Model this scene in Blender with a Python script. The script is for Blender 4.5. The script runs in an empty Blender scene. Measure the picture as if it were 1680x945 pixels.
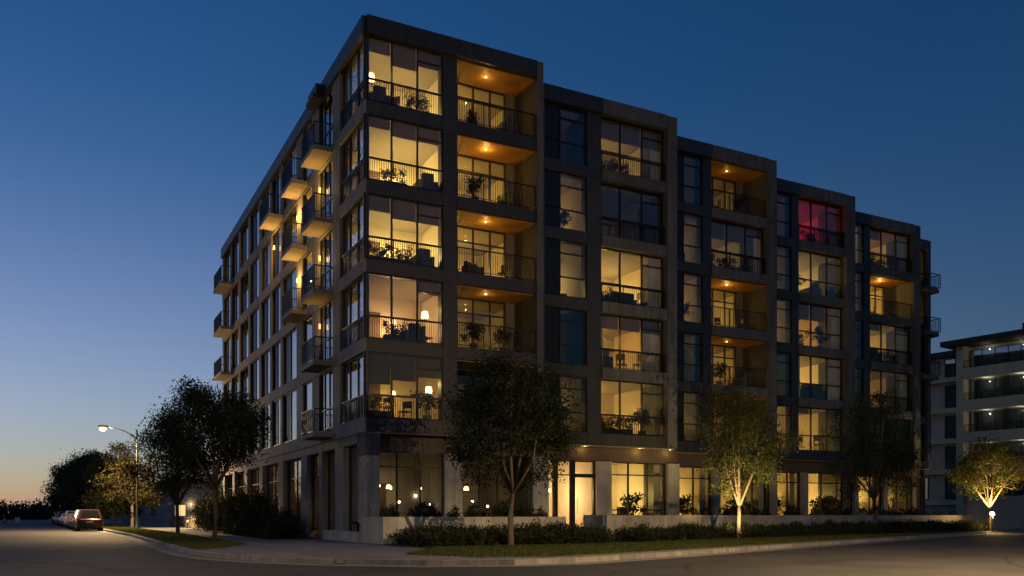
import bpy, math, random
import numpy as np
from mathutils import Vector, Matrix

# ------------------------------------------------------------------ camera, sky, exposure
SC = bpy.context.scene
COL = SC.collection
R = math.radians
cam_d = bpy.data.cameras.new('camera')
cam = bpy.data.objects.new('camera', cam_d)
COL.objects.link(cam)
cam.location = (-11.04, -34.26, 1.1)
cam.rotation_euler = (R(90), 0, -math.atan2(.460, .888))
cam_d.sensor_width = 36
cam_d.lens = 36 * 1429 / 1680
cam_d.shift_y = (845 - 472.5) / 1680
cam_d.clip_start = .1
cam_d.clip_end = 6000
SC.camera = cam

SUN_AZ = -20.0     # degrees from +Y towards +X: the sun has set left of the picture
W = bpy.data.worlds.new('World')
SC.world = W
W.use_nodes = True
wn = W.node_tree.nodes
wl = W.node_tree.links
bg = wn['Background']
sky = wn.new('ShaderNodeTexSky')
sky.sky_type = 'NISHITA'
sky.sun_disc = False
sky.sun_elevation = R(-1.0)
sky.sun_rotation = R(SUN_AZ)
sky.altitude = 200
sky.air_density = 1.0
sky.dust_density = .5
sky.ozone_density = 2.0


def wmath(op, a, b=None, clamp=False):
    n = wn.new('ShaderNodeMath')
    n.operation = op
    n.use_clamp = clamp
    for i, v in enumerate((a, b)):
        if v is None:
            continue
        if hasattr(v, 'links'):
            wl.new(v, n.inputs[i])
        else:
            n.inputs[i].default_value = v
    return n.outputs[0]


# white balance of the dusk sky, and the afterglow along the horizon where the sun went down
tint = wn.new('ShaderNodeMix')
tint.data_type = 'RGBA'
tint.blend_type = 'MULTIPLY'
tint.inputs[0].default_value = 1
wl.new(sky.outputs[0], tint.inputs[6])
tint.inputs[7].default_value = (.159, .611, 1.0, 1)
tc = wn.new('ShaderNodeTexCoord')
sep = wn.new('ShaderNodeSeparateXYZ')
wl.new(tc.outputs['Generated'], sep.inputs[0])
elev = wmath('ARCSINE', sep.outputs[2])
azim = wmath('SUBTRACT', wmath('ARCTAN2', sep.outputs[0], sep.outputs[1]), R(SUN_AZ))
azim = wmath('WRAP', azim, None)
azim.node.inputs[1].default_value = math.pi
azim.node.inputs[2].default_value = -math.pi
up = wmath('MAXIMUM', elev, 0.0)
ga = wmath('EXPONENT', wmath('MULTIPLY', wmath('POWER', wmath('ABSOLUTE', wmath('DIVIDE', azim, R(60.0))), 2.0), -1.0))
low_glow = wmath('MULTIPLY', wmath('EXPONENT', wmath('MULTIPLY', up, -1 / R(5.0))), ga)
high_glow = wmath('MULTIPLY', wmath('EXPONENT', wmath('MULTIPLY', wmath('POWER', wmath('DIVIDE', up, R(14.0)), 2.0), -1.0)), ga)
acc = tint.outputs[2]
for fac, colr in ((low_glow, (.29, 0, 0)), (high_glow, (.538, .387, .433))):
    gv = wn.new('ShaderNodeVectorMath')
    gv.operation = 'SCALE'
    gv.inputs[0].default_value = colr
    wl.new(fac, gv.inputs['Scale'])
    addv = wn.new('ShaderNodeVectorMath')
    addv.operation = 'ADD'
    wl.new(acc, addv.inputs[0])
    wl.new(gv.outputs[0], addv.inputs[1])
    acc = addv.outputs[0]
wl.new(addv.outputs[0], bg.inputs[0])
bg.inputs[1].default_value = .15

SC.view_settings.view_transform = 'Standard'
SC.view_settings.look = 'None'
SC.view_settings.exposure = 1.835
SC.view_settings.gamma = 1
SC.render.engine = 'CYCLES'
cy = SC.cycles
cy.use_denoising = True
try:
    cy.denoiser = 'OPENIMAGEDENOISE'
    cy.denoising_input_passes = 'RGB_ALBEDO_NORMAL'
except Exception:
    pass
cy.max_bounces = 5
cy.diffuse_bounces = 2
cy.glossy_bounces = 3
cy.transmission_bounces = 4
cy.transparent_max_bounces = 24
cy.sample_clamp_indirect = 4
cy.use_light_tree = True
cy.caustics_reflective = False
cy.caustics_refractive = False

# ------------------------------------------------------------------ materials
MATS = {}


def nodes_of(name):
    m = bpy.data.materials.new(name)
    m.use_nodes = True
    nt = m.node_tree
    return m, nt, nt.nodes['Principled BSDF'], nt.nodes['Material Output']


def solid(name, col, rough=.7, metal=0, var=.25, scale=3.0, bump=0.0, bscale=30.0, stretch=None, spec=.5, panel=0):
    """procedural paint / stone: base colour broken up by two noises in world space"""
    m, nt, p, out = nodes_of(name)
    L = nt.links.new
    geo = nt.nodes.new('ShaderNodeNewGeometry')
    src = geo.outputs['Position']
    if stretch:
        mp = nt.nodes.new('ShaderNodeMapping')
        mp.inputs['Scale'].default_value = stretch
        L(src, mp.inputs[0])
        src = mp.outputs[0]
    n1 = nt.nodes.new('ShaderNodeTexNoise')
    n1.inputs['Scale'].default_value = scale
    n1.inputs['Detail'].default_value = 6
    L(src, n1.inputs['Vector'])
    n2 = nt.nodes.new('ShaderNodeTexNoise')
    n2.inputs['Scale'].default_value = scale * .17
    n2.inputs['Detail'].default_value = 3
    L(src, n2.inputs['Vector'])
    ad = nt.nodes.new('ShaderNodeMath')
    ad.operation = 'ADD'
    L(n1.outputs[0], ad.inputs[0])
    L(n2.outputs[0], ad.inputs[1])
    mr = nt.nodes.new('ShaderNodeMapRange')
    mr.inputs[1].default_value = .6
    mr.inputs[2].default_value = 1.4
    mr.inputs[3].default_value = 1 - var
    mr.inputs[4].default_value = 1 + var
    L(ad.outputs[0], mr.inputs[0])
    fac = mr.outputs[0]
    if panel:
        oi = nt.nodes.new('ShaderNodeObjectInfo')
        pr = nt.nodes.new('ShaderNodeMapRange')
        pr.inputs[3].default_value = 1 - panel
        pr.inputs[4].default_value = 1 + panel
        L(oi.outputs['Random'], pr.inputs[0])
        mp2 = nt.nodes.new('ShaderNodeMapping')
        mp2.inputs['Scale'].default_value = (5, 5, .35)
        L(geo.outputs['Position'], mp2.inputs[0])
        ns = nt.nodes.new('ShaderNodeTexNoise')
        ns.inputs['Scale'].default_value = 1.0
        ns.inputs['Detail'].default_value = 4
        L(mp2.outputs[0], ns.inputs['Vector'])
        ps_ = nt.nodes.new('ShaderNodeMapRange')
        ps_.inputs[1].default_value = .35
        ps_.inputs[2].default_value = .65
        ps_.inputs[3].default_value = 1 - panel * 1.4
        ps_.inputs[4].default_value = 1 + panel * .8
        L(ns.outputs[0], ps_.inputs[0])
        m1 = nt.nodes.new('ShaderNodeMath')
        m1.operation = 'MULTIPLY'
        L(pr.outputs[0], m1.inputs[0])
        L(ps_.outputs[0], m1.inputs[1])
        m2 = nt.nodes.new('ShaderNodeMath')
        m2.operation = 'MULTIPLY'
        L(m1.outputs[0], m2.inputs[0])
        L(fac, m2.inputs[1])
        fac = m2.outputs[0]
    mx = nt.nodes.new('ShaderNodeVectorMath')
    mx.operation = 'SCALE'
    mx.inputs[0].default_value = col[:3]
    L(fac, mx.inputs['Scale'])
    L(mx.outputs[0], p.inputs['Base Color'])
    p.inputs['Roughness'].default_value = rough
    p.inputs['Metallic'].default_value = metal
    p.inputs['Specular IOR Level'].default_value = spec
    if bump:
        n3 = nt.nodes.new('ShaderNodeTexNoise')
        n3.inputs['Scale'].default_value = bscale
        n3.inputs['Detail'].default_value = 5
        L(src, n3.inputs['Vector'])
        b = nt.nodes.new('ShaderNodeBump')
        b.inputs['Strength'].default_value = bump
        b.inputs['Distance'].default_value = .02
        L(n3.outputs[0], b.inputs['Height'])
        L(b.outputs[0], p.inputs['Normal'])
    MATS[name] = m
    return m


def emit(name, col, s):
    m, nt, p, out = nodes_of(name)
    p.inputs['Base Color'].default_value = (*col, 1)
    p.inputs['Emission Color'].default_value = (*col, 1)
    p.inputs['Emission Strength'].default_value = s * .33
    MATS[name] = m
    return m


def glass(name, tint=(.92, .93, .92), r0=.045, gain=1.0, wob=.004):
    """thin architectural glazing: see-through with a Schlick reflection"""
    m, nt, p, out = nodes_of(name)
    nt.nodes.remove(p)
    L = nt.links.new
    geo = nt.nodes.new('ShaderNodeNewGeometry')
    nz = nt.nodes.new('ShaderNodeTexNoise')
    nz.inputs['Scale'].default_value = .55
    nz.inputs['Detail'].default_value = 1
    L(geo.outputs['Position'], nz.inputs['Vector'])
    bp = nt.nodes.new('ShaderNodeBump')
    bp.inputs['Strength'].default_value = 1
    bp.inputs['Distance'].default_value = wob
    L(nz.outputs[0], bp.inputs['Height'])
    lw = nt.nodes.new('ShaderNodeLayerWeight')
    lw.inputs[0].default_value = .5
    pw = nt.nodes.new('ShaderNodeMath')
    pw.operation = 'POWER'
    pw.inputs[1].default_value = 4.2
    L(lw.outputs['Facing'], pw.inputs[0])
    ma = nt.nodes.new('ShaderNodeMath')
    ma.operation = 'MULTIPLY_ADD'
    ma.use_clamp = True
    ma.inputs[1].default_value = (1 - r0) * gain
    ma.inputs[2].default_value = r0
    L(pw.outputs[0], ma.inputs[0])
    tr = nt.nodes.new('ShaderNodeBsdfTransparent')
    tr.inputs[0].default_value = (*tint, 1)
    gl = nt.nodes.new('ShaderNodeBsdfGlossy')
    gl.inputs['Roughness'].default_value = .015
    gl.inputs['Color'].default_value = (.95, .97, 1, 1)
    L(bp.outputs[0], gl.inputs['Normal'])
    mix = nt.nodes.new('ShaderNodeMixShader')
    L(ma.outputs[0], mix.inputs[0])
    L(tr.outputs[0], mix.inputs[1])
    L(gl.outputs[0], mix.inputs[2])
    L(mix.outputs[0], out.inputs[0])
    MATS[name] = m
    return m


def leafmat(name, col, trans=.35, var=.26):
    m, nt, p, out = nodes_of(name)
    L = nt.links.new
    geo = nt.nodes.new('ShaderNodeNewGeometry')
    n1 = nt.nodes.new('ShaderNodeTexNoise')
    n1.inputs['Scale'].default_value = 1.3
    n1.inputs['Detail'].default_value = 2
    L(geo.outputs['Position'], n1.inputs['Vector'])
    ad = nt.nodes.new('ShaderNodeMath')
    ad.operation = 'ADD'
    L(geo.outputs['Random Per Island'], ad.inputs[0])
    L(n1.outputs[0], ad.inputs[1])
    mr = nt.nodes.new('ShaderNodeMapRange')
    mr.inputs[1].default_value = .3
    mr.inputs[2].default_value = 1.6
    mr.inputs[3].default_value = 1 - var
    mr.inputs[4].default_value = 1 + var
    L(ad.outputs[0], mr.inputs[0])
    mx = nt.nodes.new('ShaderNodeVectorMath')
    mx.operation = 'SCALE'
    mx.inputs[0].default_value = col
    L(mr.outputs[0], mx.inputs['Scale'])
    L(mx.outputs[0], p.inputs['Base Color'])
    p.inputs['Roughness'].default_value = .55
    p.inputs['Specular IOR Level'].default_value = .3
    tl = nt.nodes.new('ShaderNodeBsdfTranslucent')
    L(mx.outputs[0], tl.inputs[0])
    mix = nt.nodes.new('ShaderNodeMixShader')
    mix.inputs[0].default_value = trans
    L(p.outputs[0], mix.inputs[1])
    L(tl.outputs[0], mix.inputs[2])
    L(mix.outputs[0], out.inputs[0])
    MATS[name] = m
    return m


solid('charcoal', (.037, .035, .034), .5, .0, .22, 1.6, .1, 40, panel=.14)
solid('charcoal_frame', (.020, .017, .015), .45, .2, .15, 4)
solid('concrete', (.26, .245, .23), .85, 0, .22, 1.4, .25, 25, panel=.14)
solid('concrete_warm', (.33, .285, .235), .85, 0, .2, 1.2, .25, 25)
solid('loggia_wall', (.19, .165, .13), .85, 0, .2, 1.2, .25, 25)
solid('concrete_dark', (.10, .102, .107), .85, 0, .25, 1.3, .25, 25, panel=.16)
solid('board_concrete', (.42, .40, .34), .88, 0, .3, 1.8, .3, 22, panel=.14)
solid('brown_cladding', (.12, .085, .065), .6, 0, .2, 2.0, .1, 30)
solid('wood_ceiling', (.46, .20, .028), .55, 0, .22, 2.2, .1, 20, stretch=(1, 9, 1))
solid('plaster', (.60, .52, .40), .9, 0, .12, .8)
solid('plaster_pale', (.68, .60, .48), .9, 0, .12, .8)
solid('plaster_grey', (.42, .38, .33), .9, 0, .15, .8)
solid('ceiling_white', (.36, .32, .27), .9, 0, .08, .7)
solid('floor_wood', (.22, .13, .07), .5, 0, .25, 3)
solid('rail_metal', (.02, .02, .022), .45, .5, .15, 5)
solid('asphalt', (.043, .043, .044), .78, 0, .55, .55, .8, 70)
solid('paving', (.17, .172, .18), .88, 0, .25, .9, .3, 40, panel=.14)
_m = MATS['asphalt']
_nt = _m.node_tree
_geo = _nt.nodes.new('ShaderNodeNewGeometry')
_nz = _nt.nodes.new('ShaderNodeTexNoise')
_nz.inputs['Scale'].default_value = .9
_nz.inputs['Detail'].default_value = 5
_nt.links.new(_geo.outputs['Position'], _nz.inputs['Vector'])
_mixv = _nt.nodes.new('ShaderNodeMix')
_mixv.data_type = 'VECTOR'
_mixv.inputs[0].default_value = .35
_nt.links.new(_geo.outputs['Position'], _mixv.inputs[4])
_nt.links.new(_nz.outputs['Color'], _mixv.inputs[5])
_vo = _nt.nodes.new('ShaderNodeTexVoronoi')
_vo.feature = 'DISTANCE_TO_EDGE'
_vo.inputs['Scale'].default_value = .33
_nt.links.new(_mixv.outputs[1], _vo.inputs['Vector'])
_cr = _nt.nodes.new('ShaderNodeMapRange')
_cr.inputs[1].default_value = .004
_cr.inputs[2].default_value = .016
_cr.inputs[3].default_value = .35
_cr.inputs[4].default_value = 1.0
_nt.links.new(_vo.outputs['Distance'], _cr.inputs[0])
_sc = _nt.nodes.new('ShaderNodeVectorMath')
_sc.operation = 'SCALE'
_p = _nt.nodes['Principled BSDF']
_src = _p.inputs['Base Color'].links[0].from_socket
_nt.links.new(_src, _sc.inputs[0])
_nt.links.new(_cr.outputs[0], _sc.inputs['Scale'])
_nt.links.new(_sc.outputs[0], _p.inputs['Base Color'])
solid('kerb_stone', (.30, .285, .26), .88, 0, .28, 1.6, .4, 30, panel=.22)
solid('gutter', (.20, .185, .17), .85, 0, .25, 1.2, .3, 30)
solid('soil', (.045, .034, .024), .95, 0, .4, 5, .6, 30)
solid('turf', (.10, .105, .02), .9, 0, .4, 3, .8, 60)
solid('earth', (.04, .042, .025), .95, 0, .4, .05)
solid('bark', (.13, .098, .07), .9, 0, .35, 9, .8, 35, stretch=(1, 1, .35))
solid('furniture_dark', (.045, .04, .045), .8, 0, .2, 6)
solid('furniture_brown', (.12, .07, .04), .6, 0, .2, 6)
solid('furniture_grey', (.13, .12, .115), .85, 0, .2, 6)
solid('pot_clay', (.10, .06, .045), .75, 0, .2, 8)
solid('pot_white', (.35, .33, .3), .6, 0, .1, 8)
solid('curtain_sheer', (.62, .53, .40), .9, 0, .1, 2)
solid('roof_tar', (.05, .05, .052), .9, 0, .3, 1)
solid('galv', (.022, .022, .023), .5, .2, .2, 6)
solid('shingle', (.10, .10, .115), .85, 0, .3, 4, .4, 30)
solid('stucco', (.36, .32, .26), .9, 0, .15, 1.5, .2, 30)
solid('stucco_pale', (.40, .40, .42), .9, 0, .15, 1.5, .2, 30)
solid('trim_white', (.5, .48, .45), .7, 0, .1, 5)
solid('stone_wall', (.33, .27, .2), .9, 0, .35, 4, .5, 18)
solid('tyre', (.015, .015, .015), .85, 0, .1, 5)
solid('rim_metal', (.32, .32, .33), .35, .8, .1, 5)
solid('car_glass', (.012, .013, .016), .06, 0, .05, 5)
solid('plastic_black', (.02, .02, .021), .6, 0, .1, 5)
solid('plate', (.55, .55, .5), .5, 0, .05, 5)
solid('tail_red', (.30, .015, .012), .25, 0, .1, 5)
solid('orange_plastic', (.55, .12, .02), .5, 0, .1, 5)
solid('white_paint', (.7, .69, .66), .5, 0, .05, 5)
solid('sand_slab', (.60, .54, .36), .85, 0, .15, 1.2, .2, 25)
solid('sand_wall', (.50, .46, .36), .85, 0, .2, 1.2, .2, 25)
solid('red_cloth', (.35, .02, .03), .8, 0, .1, 5)
solid('canvas', (.12, .10, .08), .9, 0, .6, 3)
for nm, c in (('paint_taupe', (.05, .022, .024)), ('paint_silver', (.30, .29, .30)), ('paint_maroon', (.16, .05, .06)), ('paint_white', (.55, .54, .53)),
              ('paint_blue', (.05, .07, .14)), ('paint_grey', (.14, .14, .15)), ('paint_black', (.02, .02, .022))):
    solid(nm, c, .28, .35, .06, 5)
glass('pane_glass')
glass('pane_glass_left', (.72, .72, .70), .10, 1.3, .004)
glass('pane_clear', (.85, .84, .8), .03, .12, .004)
glass('pane_far', (.75, .8, .83), .26, .7, .004)
glass('rail_glass', (.6, .62, .62), .06, .8, .001)
solid('spandrel_glass', (.016, .016, .018), .12, 0, .1, 2, spec=.25)
leafmat('leaf', (.052, .062, .014))
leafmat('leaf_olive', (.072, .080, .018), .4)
leafmat('leaf_dark', (.032, .042, .014), .25)
leafmat('leaf_rust', (.060, .050, .014), .35)
leafmat('leaf_shrub', (.030, .040, .013), .25)
leafmat('blind_fabric', (.26, .20, .13), .55, .08)
leafmat('leaf_house', (.030, .036, .014), .25)
leafmat('leaf_far', (.022, .026, .018), .1)
leafmat('grass_blade', (.095, .115, .024), .3)
emit('lamp_warm', (1, .70, .38), 7)
emit('lamp_shade', (1, .62, .26), 5)
emit('globe', (1, .74, .40), 9)
emit('street_led', (1, .55, .20), 4.0)
emit('spot_lens', (1, .62, .22), 60)
emit('lamp_red', (1, .03, .08), 6)
emit('lamp_dim', (1, .6, .25), 1.0)
emit('lamp_white', (.9, .95, 1), 1.2)

# ------------------------------------------------------------------ mesh helpers


class MB:
    def __init__(s):
        s.v = []
        s.f = []
        s.m = []

    def box(s, x0, x1, y0, y1, z0, z1, mi=0):
        n = len(s.v)
        if x1 < x0: x0, x1 = x1, x0
        if y1 < y0: y0, y1 = y1, y0
        if z1 < z0: z0, z1 = z1, z0
        s.v += [(x0, y0, z0), (x1, y0, z0), (x1, y1, z0), (x0, y1, z0), (x0, y0, z1), (x1, y0, z1), (x1, y1, z1), (x0, y1, z1)]
        for q in ((0, 3, 2, 1), (4, 5, 6, 7), (0, 1, 5, 4), (1, 2, 6, 5), (2, 3, 7, 6), (3, 0, 4, 7)):
            s.f.append([n + i for i in q])
            s.m.append(mi)
        return s

    def quad(s, a, b, c, d, mi=0):
        n = len(s.v)
        s.v += [a, b, c, d]
        s.f.append([n, n + 1, n + 2, n + 3])
        s.m.append(mi)
        return s

    def poly(s, pts, mi=0):
        n = len(s.v)
        s.v += [tuple(p) for p in pts]
        s.f.append(list(range(n, n + len(pts))))
        s.m.append(mi)
        return s

    def prism(s, pts, z0, z1, mi=0):
        """pts: counter-clockwise outline (x, y)"""
        n = len(s.v)
        k = len(pts)
        s.v += [(p[0], p[1], z0) for p in pts] + [(p[0], p[1], z1) for p in pts]
        s.f.append([n + i for i in range(k)][::-1])
        s.m.append(mi)
        s.f.append([n + k + i for i in range(k)])
        s.m.append(mi)
        for i in range(k):
            j = (i + 1) % k
            s.f.append([n + i, n + j, n + k + j, n + k + i])
            s.m.append(mi)
        return s

    def tube(s, pts, rad, n=8, mi=0, cap=True):
        pts = [Vector(p) for p in pts]
        if not hasattr(rad, '__len__'):
            rad = [rad] * len(pts)
        base = len(s.v)
        for i, p in enumerate(pts):
            t = (pts[min(i + 1, len(pts) - 1)] - pts[max(i - 1, 0)])
            if t.length < 1e-6:
                t = Vector((0, 0, 1))
            t.normalize()
            a = t.cross(Vector((0, 0, 1)))
            if a.length < .05:
                a = t.cross(Vector((1, 0, 0)))
            a.normalize()
            b = t.cross(a)
            for j in range(n):
                w = 2 * math.pi * j / n
                s.v.append(tuple(p + (a * math.cos(w) + b * math.sin(w)) * rad[i]))
        for i in range(len(pts) - 1):
            for j in range(n):
                k = (j + 1) % n
                s.f.append([base + i * n + j, base + i * n + k, base + (i + 1) * n + k, base + (i + 1) * n + j])
                s.m.append(mi)
        if cap:
            s.f.append([base + j for j in range(n)][::-1])
            s.m.append(mi)
            s.f.append([base + (len(pts) - 1) * n + j for j in range(n)])
            s.m.append(mi)
        return s

    def lathe(s, prof, n=14, c=(0, 0, 0), mi=0):
        base = len(s.v)
        for (r, z) in prof:
            for j in range(n):
                w = 2 * math.pi * j / n
                s.v.append((c[0] + r * math.cos(w), c[1] + r * math.sin(w), c[2] + z))
        for i in range(len(prof) - 1):
            for j in range(n):
                k = (j + 1) % n
                s.f.append([base + i * n + j, base + i * n + k, base + (i + 1) * n + k, base + (i + 1) * n + j])
                s.m.append(mi)
        s.f.append([base + j for j in range(n)][::-1])
        s.m.append(mi)
        s.f.append([base + (len(prof) - 1) * n + j for j in range(n)])
        s.m.append(mi)
        return s

    def mesh(s, name, mats, smooth=False):
        me = bpy.data.meshes.new(name)
        me.from_pydata(s.v, [], s.f)
        if isinstance(mats, str):
            mats = [mats]
        for q in mats:
            me.materials.append(MATS[q])
        if len(mats) > 1:
            me.polygons.foreach_set('material_index', s.m)
        if smooth:
            me.polygons.foreach_set('use_smooth', [True] * len(me.polygons))
        me.update()
        return me

    def build(s, name, mats, parent=None, smooth=False):
        return link(name, s.mesh(name, mats, smooth), parent)


def link(name, data, parent=None):
    o = bpy.data.objects.new(name, data)
    COL.objects.link(o)
    if parent:
        o.parent = parent
    return o


def tag(o, label, cat, group=None):
    o['label'] = label
    o['category'] = cat
    if group:
        o['group'] = group
    return o


def struct(o):
    o['kind'] = 'structure'
    return o


def thing(name, label, cat, loc=(0, 0, 0), rz=0, group=None):
    o = bpy.data.objects.new(name, None)
    COL.objects.link(o)
    o.empty_display_size = .3
    o.location = loc
    o.rotation_euler = (0, 0, rz)
    return tag(o, label, cat, group)


def dup(src, loc=None, rz=None, label=None, group=None, scale=None):
    def rec(o, par):
        c = o.copy()
        COL.objects.link(c)
        if par:
            c.parent = par
        for ch in o.children:
            rec(ch, c)
        return c
    c = rec(src, None)
    if loc is not None:
        c.location = loc
    if rz is not None:
        c.rotation_euler = (0, 0, rz)
    if scale is not None:
        c.scale = (scale,) * 3 if not hasattr(scale, '__len__') else scale
    if label:
        c['label'] = label
    if group:
        c['group'] = group
    return c


UNIT = {}


def piece(name, mat, parent, x0, x1, y0, y1, z0, z1):
    """one box-shaped piece; alike pieces share one mesh"""
    if mat not in UNIT:
        UNIT[mat] = MB().box(-.5, .5, -.5, .5, -.5, .5).mesh('unit_' + mat, mat)
    o = link(name, UNIT[mat], parent)
    o.location = ((x0 + x1) / 2, (y0 + y1) / 2, (z0 + z1) / 2)
    o.scale = (abs(x1 - x0), abs(y1 - y0), abs(z1 - z0))
    return o


LAMP = .36     # all lamps together, against the exposure


def point(name, loc, power, col=(1, .62, .28), rad=.12, parent=None):
    d = bpy.data.lights.new(name, 'POINT')
    d.energy = power * LAMP
    d.color = col
    d.shadow_soft_size = rad
    o = bpy.data.objects.new(name, d)
    COL.objects.link(o)
    o.location = loc
    if parent:
        o.parent = parent
    return o


def spot(name, loc, target, power, col, ang, blend=.6, rad=.05, parent=None):
    d = bpy.data.lights.new(name, 'SPOT')
    d.energy = power * LAMP
    d.color = col
    d.spot_size = R(ang)
    d.spot_blend = blend
    d.shadow_soft_size = rad
    o = bpy.data.objects.new(name, d)
    COL.objects.link(o)
    o.location = loc
    o.rotation_euler = (Vector(loc) - Vector(target)).to_track_quat('Z', 'Y').to_euler()
    if parent:
        o.parent = parent
    return o


def leaves_mesh(name, P, size, mat, rng, aspect=.55, up=0.0):
    """one diamond-shaped folded leaf per point"""
    P = np.asarray(P, dtype=np.float64)
    n = len(P)
    d = rng.normal(size=(n, 3))
    d[:, 2] += up * 2.2
    d /= np.linalg.norm(d, axis=1)[:, None]
    e = rng.normal(size=(n, 3))
    e -= d * (e * d).sum(1)[:, None]
    e /= np.linalg.norm(e, axis=1)[:, None]
    w = np.cross(d, e)
    s = size * rng.uniform(.6, 1.3, size=(n, 1))
    a = P - d * s * .5
    b = P + e * s * aspect * .5 + w * s * .12
    c = P + d * s * .5
    f = P - e * s * aspect * .5 + w * s * .12
    V = np.stack([a, b, c, f], 1).reshape(-1, 3)
    me = bpy.data.meshes.new(name)
    me.vertices.add(n * 4)
    me.vertices.foreach_set('co', V.ravel())
    me.loops.add(n * 6)
    i4 = np.arange(n)[:, None] * 4
    li = np.concatenate([i4 + np.array([[0, 1, 2]]), i4 + np.array([[0, 2, 3]])], 1)
    me.loops.foreach_set('vertex_index', li.ravel().astype(np.int32))
    me.polygons.add(n * 2)
    me.polygons.foreach_set('loop_start', (np.arange(n * 2) * 3).astype(np.int32))
    me.materials.append(MATS[mat])
    me.update(calc_edges=True)
    me.validate()
    return me


# ------------------------------------------------------------------ ground, street, pavement
KS = .42                                   # slope of the front kerb


def kerb_y(x):
    return -14.75 + KS * (x - 2.0)


struct(MB().box(-1500, 1500, -1500, 2500, -1.0, -.16).build('ground', 'earth'))
KERB = [(-14.2, 230), (-8.75, 60), (-7.5, 20), (-7.5, -3), (-7.45, -6), (-7.1, -8.6), (-6.3, -11), (-5.0, -13), (-3.2, -14.6), (-1.2, -15.35), (.6, -15.25)]
KERB += [(x, kerb_y(x)) for x in (2.5, 6, 12, 20, 30, 45, 60, 90, 130)]


def offset(line, d):
    out = []
    for i, p in enumerate(line):
        a = Vector(line[max(i - 1, 0)])
        b = Vector(line[min(i + 1, len(line) - 1)])
        t = (b - a).normalized()
        out.append((p[0] - t.y * d, p[1] + t.x * d))
    return out


def strip(line, d0, d1, z0, z1, name, mat, parent=None):
    a, b = offset(line, d0), offset(line, d1)
    m = MB()
    for i in range(len(line) - 1):
        m.prism([a[i], a[i + 1], b[i + 1], b[i]], z0, z1)
    return m.build(name, mat, parent)


road = MB()
gut = offset(KERB, -.55)
far = [(130, -120), (-140, -120), (-140, 5), (-20.5, 5), (-25.5, 230)]
road.prism(far[::-1] and [tuple(p) for p in far] + [tuple(p) for p in gut], -.5, -.13)
struct(road.build('road', 'asphalt'))
struct(strip(KERB, -.56, 0, -.4, -.122, 'gutter', 'gutter'))
kerb = struct(strip(KERB, 0, .02, -.4, -.01, 'kerb', 'kerb_stone'))
fine = []
for i in range(len(KERB) - 1):
    a, b = Vector(KERB[i]), Vector(KERB[i + 1])
    if b.y > 120 or a.x > 75 or (a.y > 100):
        continue
    n = max(1, round((b - a).length / 1.8))
    for k in range(n):
        fine.append((a.lerp(b, k / n), a.lerp(b, (k + 1) / n)))
for a, b in fine:                          # kerb stones, each its own piece
    t = (b - a).normalized()
    nrm = Vector((-t.y, t.x))
    g = t * .006
    p = [a + g, b - g, b - g + nrm * .17, a + g + nrm * .17]
    MB().prism([tuple(q - nrm * .012) if i < 2 else tuple(q) for i, q in enumerate(p)], -.3, .006).build('kerb_stone', 'kerb_stone', kerb)

pav = offset(KERB, .16)
pavement = MB().prism([tuple(p) for p in pav] + [(130, 120), (-.0, 230)], -.4, -.004)
pavement = struct(pavement.build('pavement', 'paving'))
# paving flags of the left footway
rng0 = random.Random(4)
for i in range(34):
    y0 = -1.6 + i * 1.6
    MB().box(-4.72, -3.3 + .55, y0 + .008, y0 + 1.592, -.1, .004 + rng0.uniform(-.002, .003)).build('paving_flag', 'paving', pavement)
# flags across the corner, in front of the planter wall and along the kerb
fl = [(-7.1, -4.73)]
for i in range(8):
    for j in range(7):
        x0, y0 = -6.6 + i * 1.6, -13.2 + j * 1.6
        cx, cyy = x0 + .8, y0 + .8
        if cx > -.9 and cyy > -12.4: continue
        if cyy < kerb_y(cx) + 1.6 or (cx + 1.2) ** 2 * 1.0 + 0 < 0: continue
        # stay inside the rounded corner
        if cx < -3.2 and (cx + 1.0) ** 2 + (cyy + 8.5) ** 2 > 5.2 ** 2 and cyy < -8.5: continue
        if cx < -4.6 and cyy > -6.4: continue
        if cx < -2.7 and cyy > -2.0: continue
        MB().box(x0 + .008, x0 + 1.592, y0 + .008, y0 + 1.592, -.1, .004 + rng0.uniform(-.002, .003)).build('paving_flag', 'paving', pavement)

VERGE_L = [(-10.56, 140), (-7.3, 20), (-7.3, -4.2), (-7.05, -5.2), (-6.5, -4.6), (-4.85, -.7), (-4.85, 20), (-8.1, 140)]
struct(MB().prism(VERGE_L, -.1, .012).build('grass_verge', 'turf'))
vl = [(-2.6, -11.6), (-1.3, -13.9), (.5, -14.35)] + [(x, kerb_y(x) + .75) for x in (2.5, 6, 12, 20, 30, 45, 62)]
vu = [(62, 10.9), (47, 4.4), (30, .2), (17, -3.3), (10, -6.2), (8.6, -6.9), (6.5, -7.2), (0, -7.3)]
VERGE_R = vl + vu
struct(MB().prism(VERGE_R, -.1, .012).build('grass_verge', 'turf'))
struct(MB().prism([(-.35, -7.2), (7.2, -7.1), (7.2, -3.1), (-.35, -3.1)], -.1, .02).build('planting_bed', 'soil'))
struct(MB().prism([(8.9, -6.0), (47, 4.2), (47.5, 6.1), (9.1, -3.3)], -.1, .02).build('planting_bed', 'soil'))
struct(MB().prism([(-2.7, 5.0), (-.3, 5.0), (-.3, 35.5), (-2.7, 35.5)], -.1, .025).build('planting_bed', 'soil'))


def in_poly(x, y, poly):
    c = False
    j = len(poly) - 1
    for i in range(len(poly)):
        xi, yi = poly[i]
        xj, yj = poly[j]
        if (yi > y) != (yj > y) and x < (xj - xi) * (y - yi) / (yj - yi) + xi:
            c = not c
        j = i
    return c


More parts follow.
